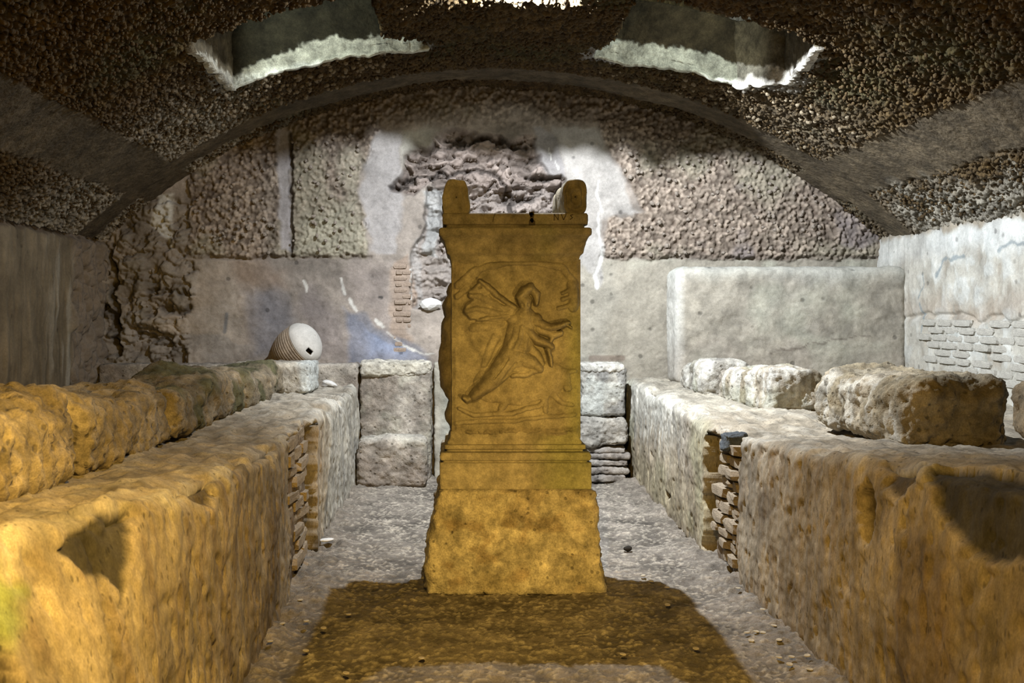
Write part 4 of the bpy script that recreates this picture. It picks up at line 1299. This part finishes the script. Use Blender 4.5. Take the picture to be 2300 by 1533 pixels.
# ================================================================== CLAY JAR
def build_jar():
    cx, cy, cz = at(672, 777, 7.72)
    root = empty('clay_jar', (cx, cy, .925))
    tag(root, 'broken clay jar with ribbed body and white rounded end lying on the left ledge', 'jar')
    n = 72
    ax = Vector((.80, -.30, .50)).normalized()
    s1 = ax.cross(Vector((0, 0, 1))).normalized(); s2 = s1.cross(ax)
    def lathe(name, prof, mat, keep=None, colf=None):
        pr = np.array(prof)
        t = np.linspace(0, 2 * math.pi, n, endpoint=False)
        A, L_ = np.meshgrid(t, np.arange(len(pr)), indexing='ij')
        R_ = pr[:, 1][L_]; T_ = pr[:, 0][L_]
        c0 = np.array([cx, cy, cz])
        P = c0 + T_[..., None] * np.array(ax) + (R_ * np.cos(A))[..., None] * np.array(s1) + (R_ * np.sin(A))[..., None] * np.array(s2)
        f = grid_faces(n, len(pr), wrap_u=True)
        if keep is not None:
            i, j = np.meshgrid(np.arange(n), np.arange(len(pr) - 1), indexing='ij')
            f = f[keep(i, j).reshape(-1)]
        me = mesh_from(name, P, f)
        ob = link(name, me, mat, root)
        so = ob.modifiers.new('thickness', 'SOLIDIFY'); so.thickness = .012; so.offset = -1
        return ob
    M_RIB = stone_mat('ribbed_clay', .3, 80, .3, const=(.42, .34, .26))
    M_PALE = stone_mat('pale_clay', .15, 60, .15, const=(.70, .69, .66))
    body = [(-.26 + .30 * t, .055 + .10 * math.sin(min(t * 1.25, 1) * math.pi / 2) + .004 * math.sin(t * 90)) for t in np.linspace(0, 1, 110)]
    lathe('ribbed_body', body, M_RIB)
    dome = [(.04 + .115 * math.sin(a), .158 * math.cos(a)) for a in np.linspace(0, math.pi / 2 - .02, 26)]
    r = random.Random(4)
    jag = [r.uniform(-2, 2) for _ in range(n)]
    def keep(i, j):
        jj = np.array(jag)[i]
        hole = (np.abs(((i - 17) % n) - 0) < 12) & (j > 3 + jj) & (j < 9 + jj)
        hole2 = (np.abs(i - 62) < 3) & (j > 6) & (j < 11)
        return ~(hole | hole2)
    lathe('rounded_end', dome, M_PALE, keep)
    return root
build_jar()

# ================================================================== SMALL LOOSE THINGS
def loose(name, c, size, mat, label, cat, seed, flat=1.0, rot=(0, 0, 0), group=None):
    me = pebble_mesh(name, seed, 2)
    me.materials.append(mat)
    o = bpy.data.objects.new(name, me); COL.objects.link(o)
    o.location = c; o.scale = (size[0], size[1], size[2]); o.rotation_euler = rot
    return tag(o, label, cat, group)
x, d, z = at(968, 684, 8.02)
loose('white_stone', (x, 7.99, z), (.10, .055, .055), M_LIME, 'smooth white stone lying in the wall niche left of the altar', 'stone', 31)
x, d, z = at(742, 852, 7.60)
loose('stone_shard', (x, 7.60, .755), (.065, .03, .022), M_LIME, 'white stone shard on the far end of the left bench', 'stone', 32, rot=(0, .35, .2))
def fl(u, v): 
    d_ = CH * F / (v - V0); return ((u - U0) / F * d_, d_)
x, d = fl(735, 1216)
loose('stone_shard', (x, d, .012), (.045, .03, .010), M_LIME, 'pale flat shard on the floor beside the left brick slot', 'stone', 33, rot=(0, 0, .5))
x, d = fl(1410, 1236)
M_CLOD = stone_mat('dark_clod', .5, 60, .3, const=(.045, .04, .035))
loose('earth_clod', (x, d, .012), (.026, .02, .018), M_CLOD, 'small dark clod on the floor right of the altar', 'clod', 34)
x, d = fl(945, 1088)
loose('earth_clod', (x, d, .02), (.035, .03, .03), M_CLOD, 'dark stone tucked at the corner of the low step', 'clod', 35)

bm = bmesh.new()
bmesh.ops.create_cone(bm, cap_ends=True, segments=16, radius1=.0125, radius2=.0118, depth=.0024)
coin_me = bpy.data.meshes.new('coin'); bm.to_mesh(coin_me); bm.free(); coin_me.materials.append(M_COIN)
coins = [(1632, 52), (1695, 77), (1697, 147), (1978, 80), (2075, 165), (2022, 182), (2097, 233), (2012, 258), (2050, 254), (2076, 258), (2140, 288), (2030, 290),
         (2140, 357), (2190, 355), (2182, 385), (2252, 350), (2262, 405), (1810, 322), (1520, 345), (2120, 230), (1600, 30)]
left = [(167, 222), (118, 293), (238, 128), (262, 212), (330, 240), (430, 185), (420, 420), (720, 360), (260, 330)]
for cs_, lab, gr in ((coins, 'small dull coin on the floor between altar and right bench', 'coins on the floor by the right bench'),
                     (left, 'small dull coin on the floor between altar and left bench', 'coins on the floor by the left bench')):
    for (cx_, cy_) in cs_:
        x, d = fl(540 + cx_ / 1.769, 1280 + cy_ / 1.769)
        o = bpy.data.objects.new('coin', coin_me); COL.objects.link(o)
        o.location = (x, d, .012); o.rotation_euler = (random.uniform(-.12, .12), random.uniform(-.12, .12), random.uniform(0, 3))
        tag(o, lab, 'coin', gr)

# ================================================================== LAMPS THAT GIVE THE LIGHT
def floodlight(loc, aim, label, size=.09, mount='up'):
    root = empty('floodlight', loc)
    tag(root, label, 'lamp', 'floodlights')
    q = (Vector(aim) - Vector(loc)).to_track_quat('-Z', 'Y')
    bm = bmesh.new(); bmesh.ops.create_cube(bm, size=1)
    for v in bm.verts:
        v.co = Vector((v.co.x * size * 2, v.co.y * size * 1.4, v.co.z * size * .7 + size * .75))
        if v.co.z > size: v.co.x *= .75; v.co.y *= .75
    bmesh.ops.bevel(bm, geom=bm.edges[:], offset=size * .08, segments=2, affect='EDGES')
    me = bpy.data.meshes.new('housing'); bm.to_mesh(me); bm.free(); me.materials.append(M_METAL)
    h_ = bpy.data.objects.new('housing', me); COL.objects.link(h_); h_.parent = root; h_.rotation_euler = q.to_euler()
    bm = bmesh.new(); bmesh.ops.create_cube(bm, size=1)
    for v in bm.verts: v.co = Vector((v.co.x * size * 1.7, v.co.y * size * 1.1, v.co.z * .004 + size * .385))
    me = bpy.data.meshes.new('glass'); bm.to_mesh(me); bm.free(); me.materials.append(glass)
    g_ = bpy.data.objects.new('glass', me); COL.objects.link(g_); g_.parent = root; g_.rotation_euler = q.to_euler()
    bm = bmesh.new()
    L_ = .4
    bmesh.ops.create_cone(bm, cap_ends=True, segments=10, radius1=.012, radius2=.012, depth=L_)
    me = bpy.data.meshes.new('bracket'); bm.to_mesh(me); bm.free(); me.materials.append(M_METAL)
    b_ = bpy.data.objects.new('bracket', me); COL.objects.link(b_); b_.parent = root
    return root, b_
r1, b1 = floodlight((.30, 5.47, 3.21), (.30, 5.52, 2.0), 'floodlight hidden in the crown opening of the vault', .07)
b1.location = (0, 0, .33)
r2, b2 = floodlight((-.98, 5.60, 3.13), (-.85, 6.6, 2.98), 'added floodlight brightening the left opening of the vault', .05)
b2.location = (0, -.04, .28)
r3, b3 = floodlight((1.50, 5.66, 3.13), (1.42, 6.75, 2.98), 'added floodlight brightening the right opening of the vault', .05)
b3.location = (0, -.04, .28)
r4, b4 = floodlight((-.05, 1.31, 1.985), (-.42, 2.75, .50), 'warm floodlight above the aisle behind the viewer', .05)
b4.location = (0, -.03, .62); b4.scale = (1, 1, 2.75)
r5, b5 = floodlight((1.215, 2.11, .36), (.22, 4.75, .66), 'warm floodlight standing on the aisle floor before the altar', .05)
b5.location = (0, -.06, -.17)
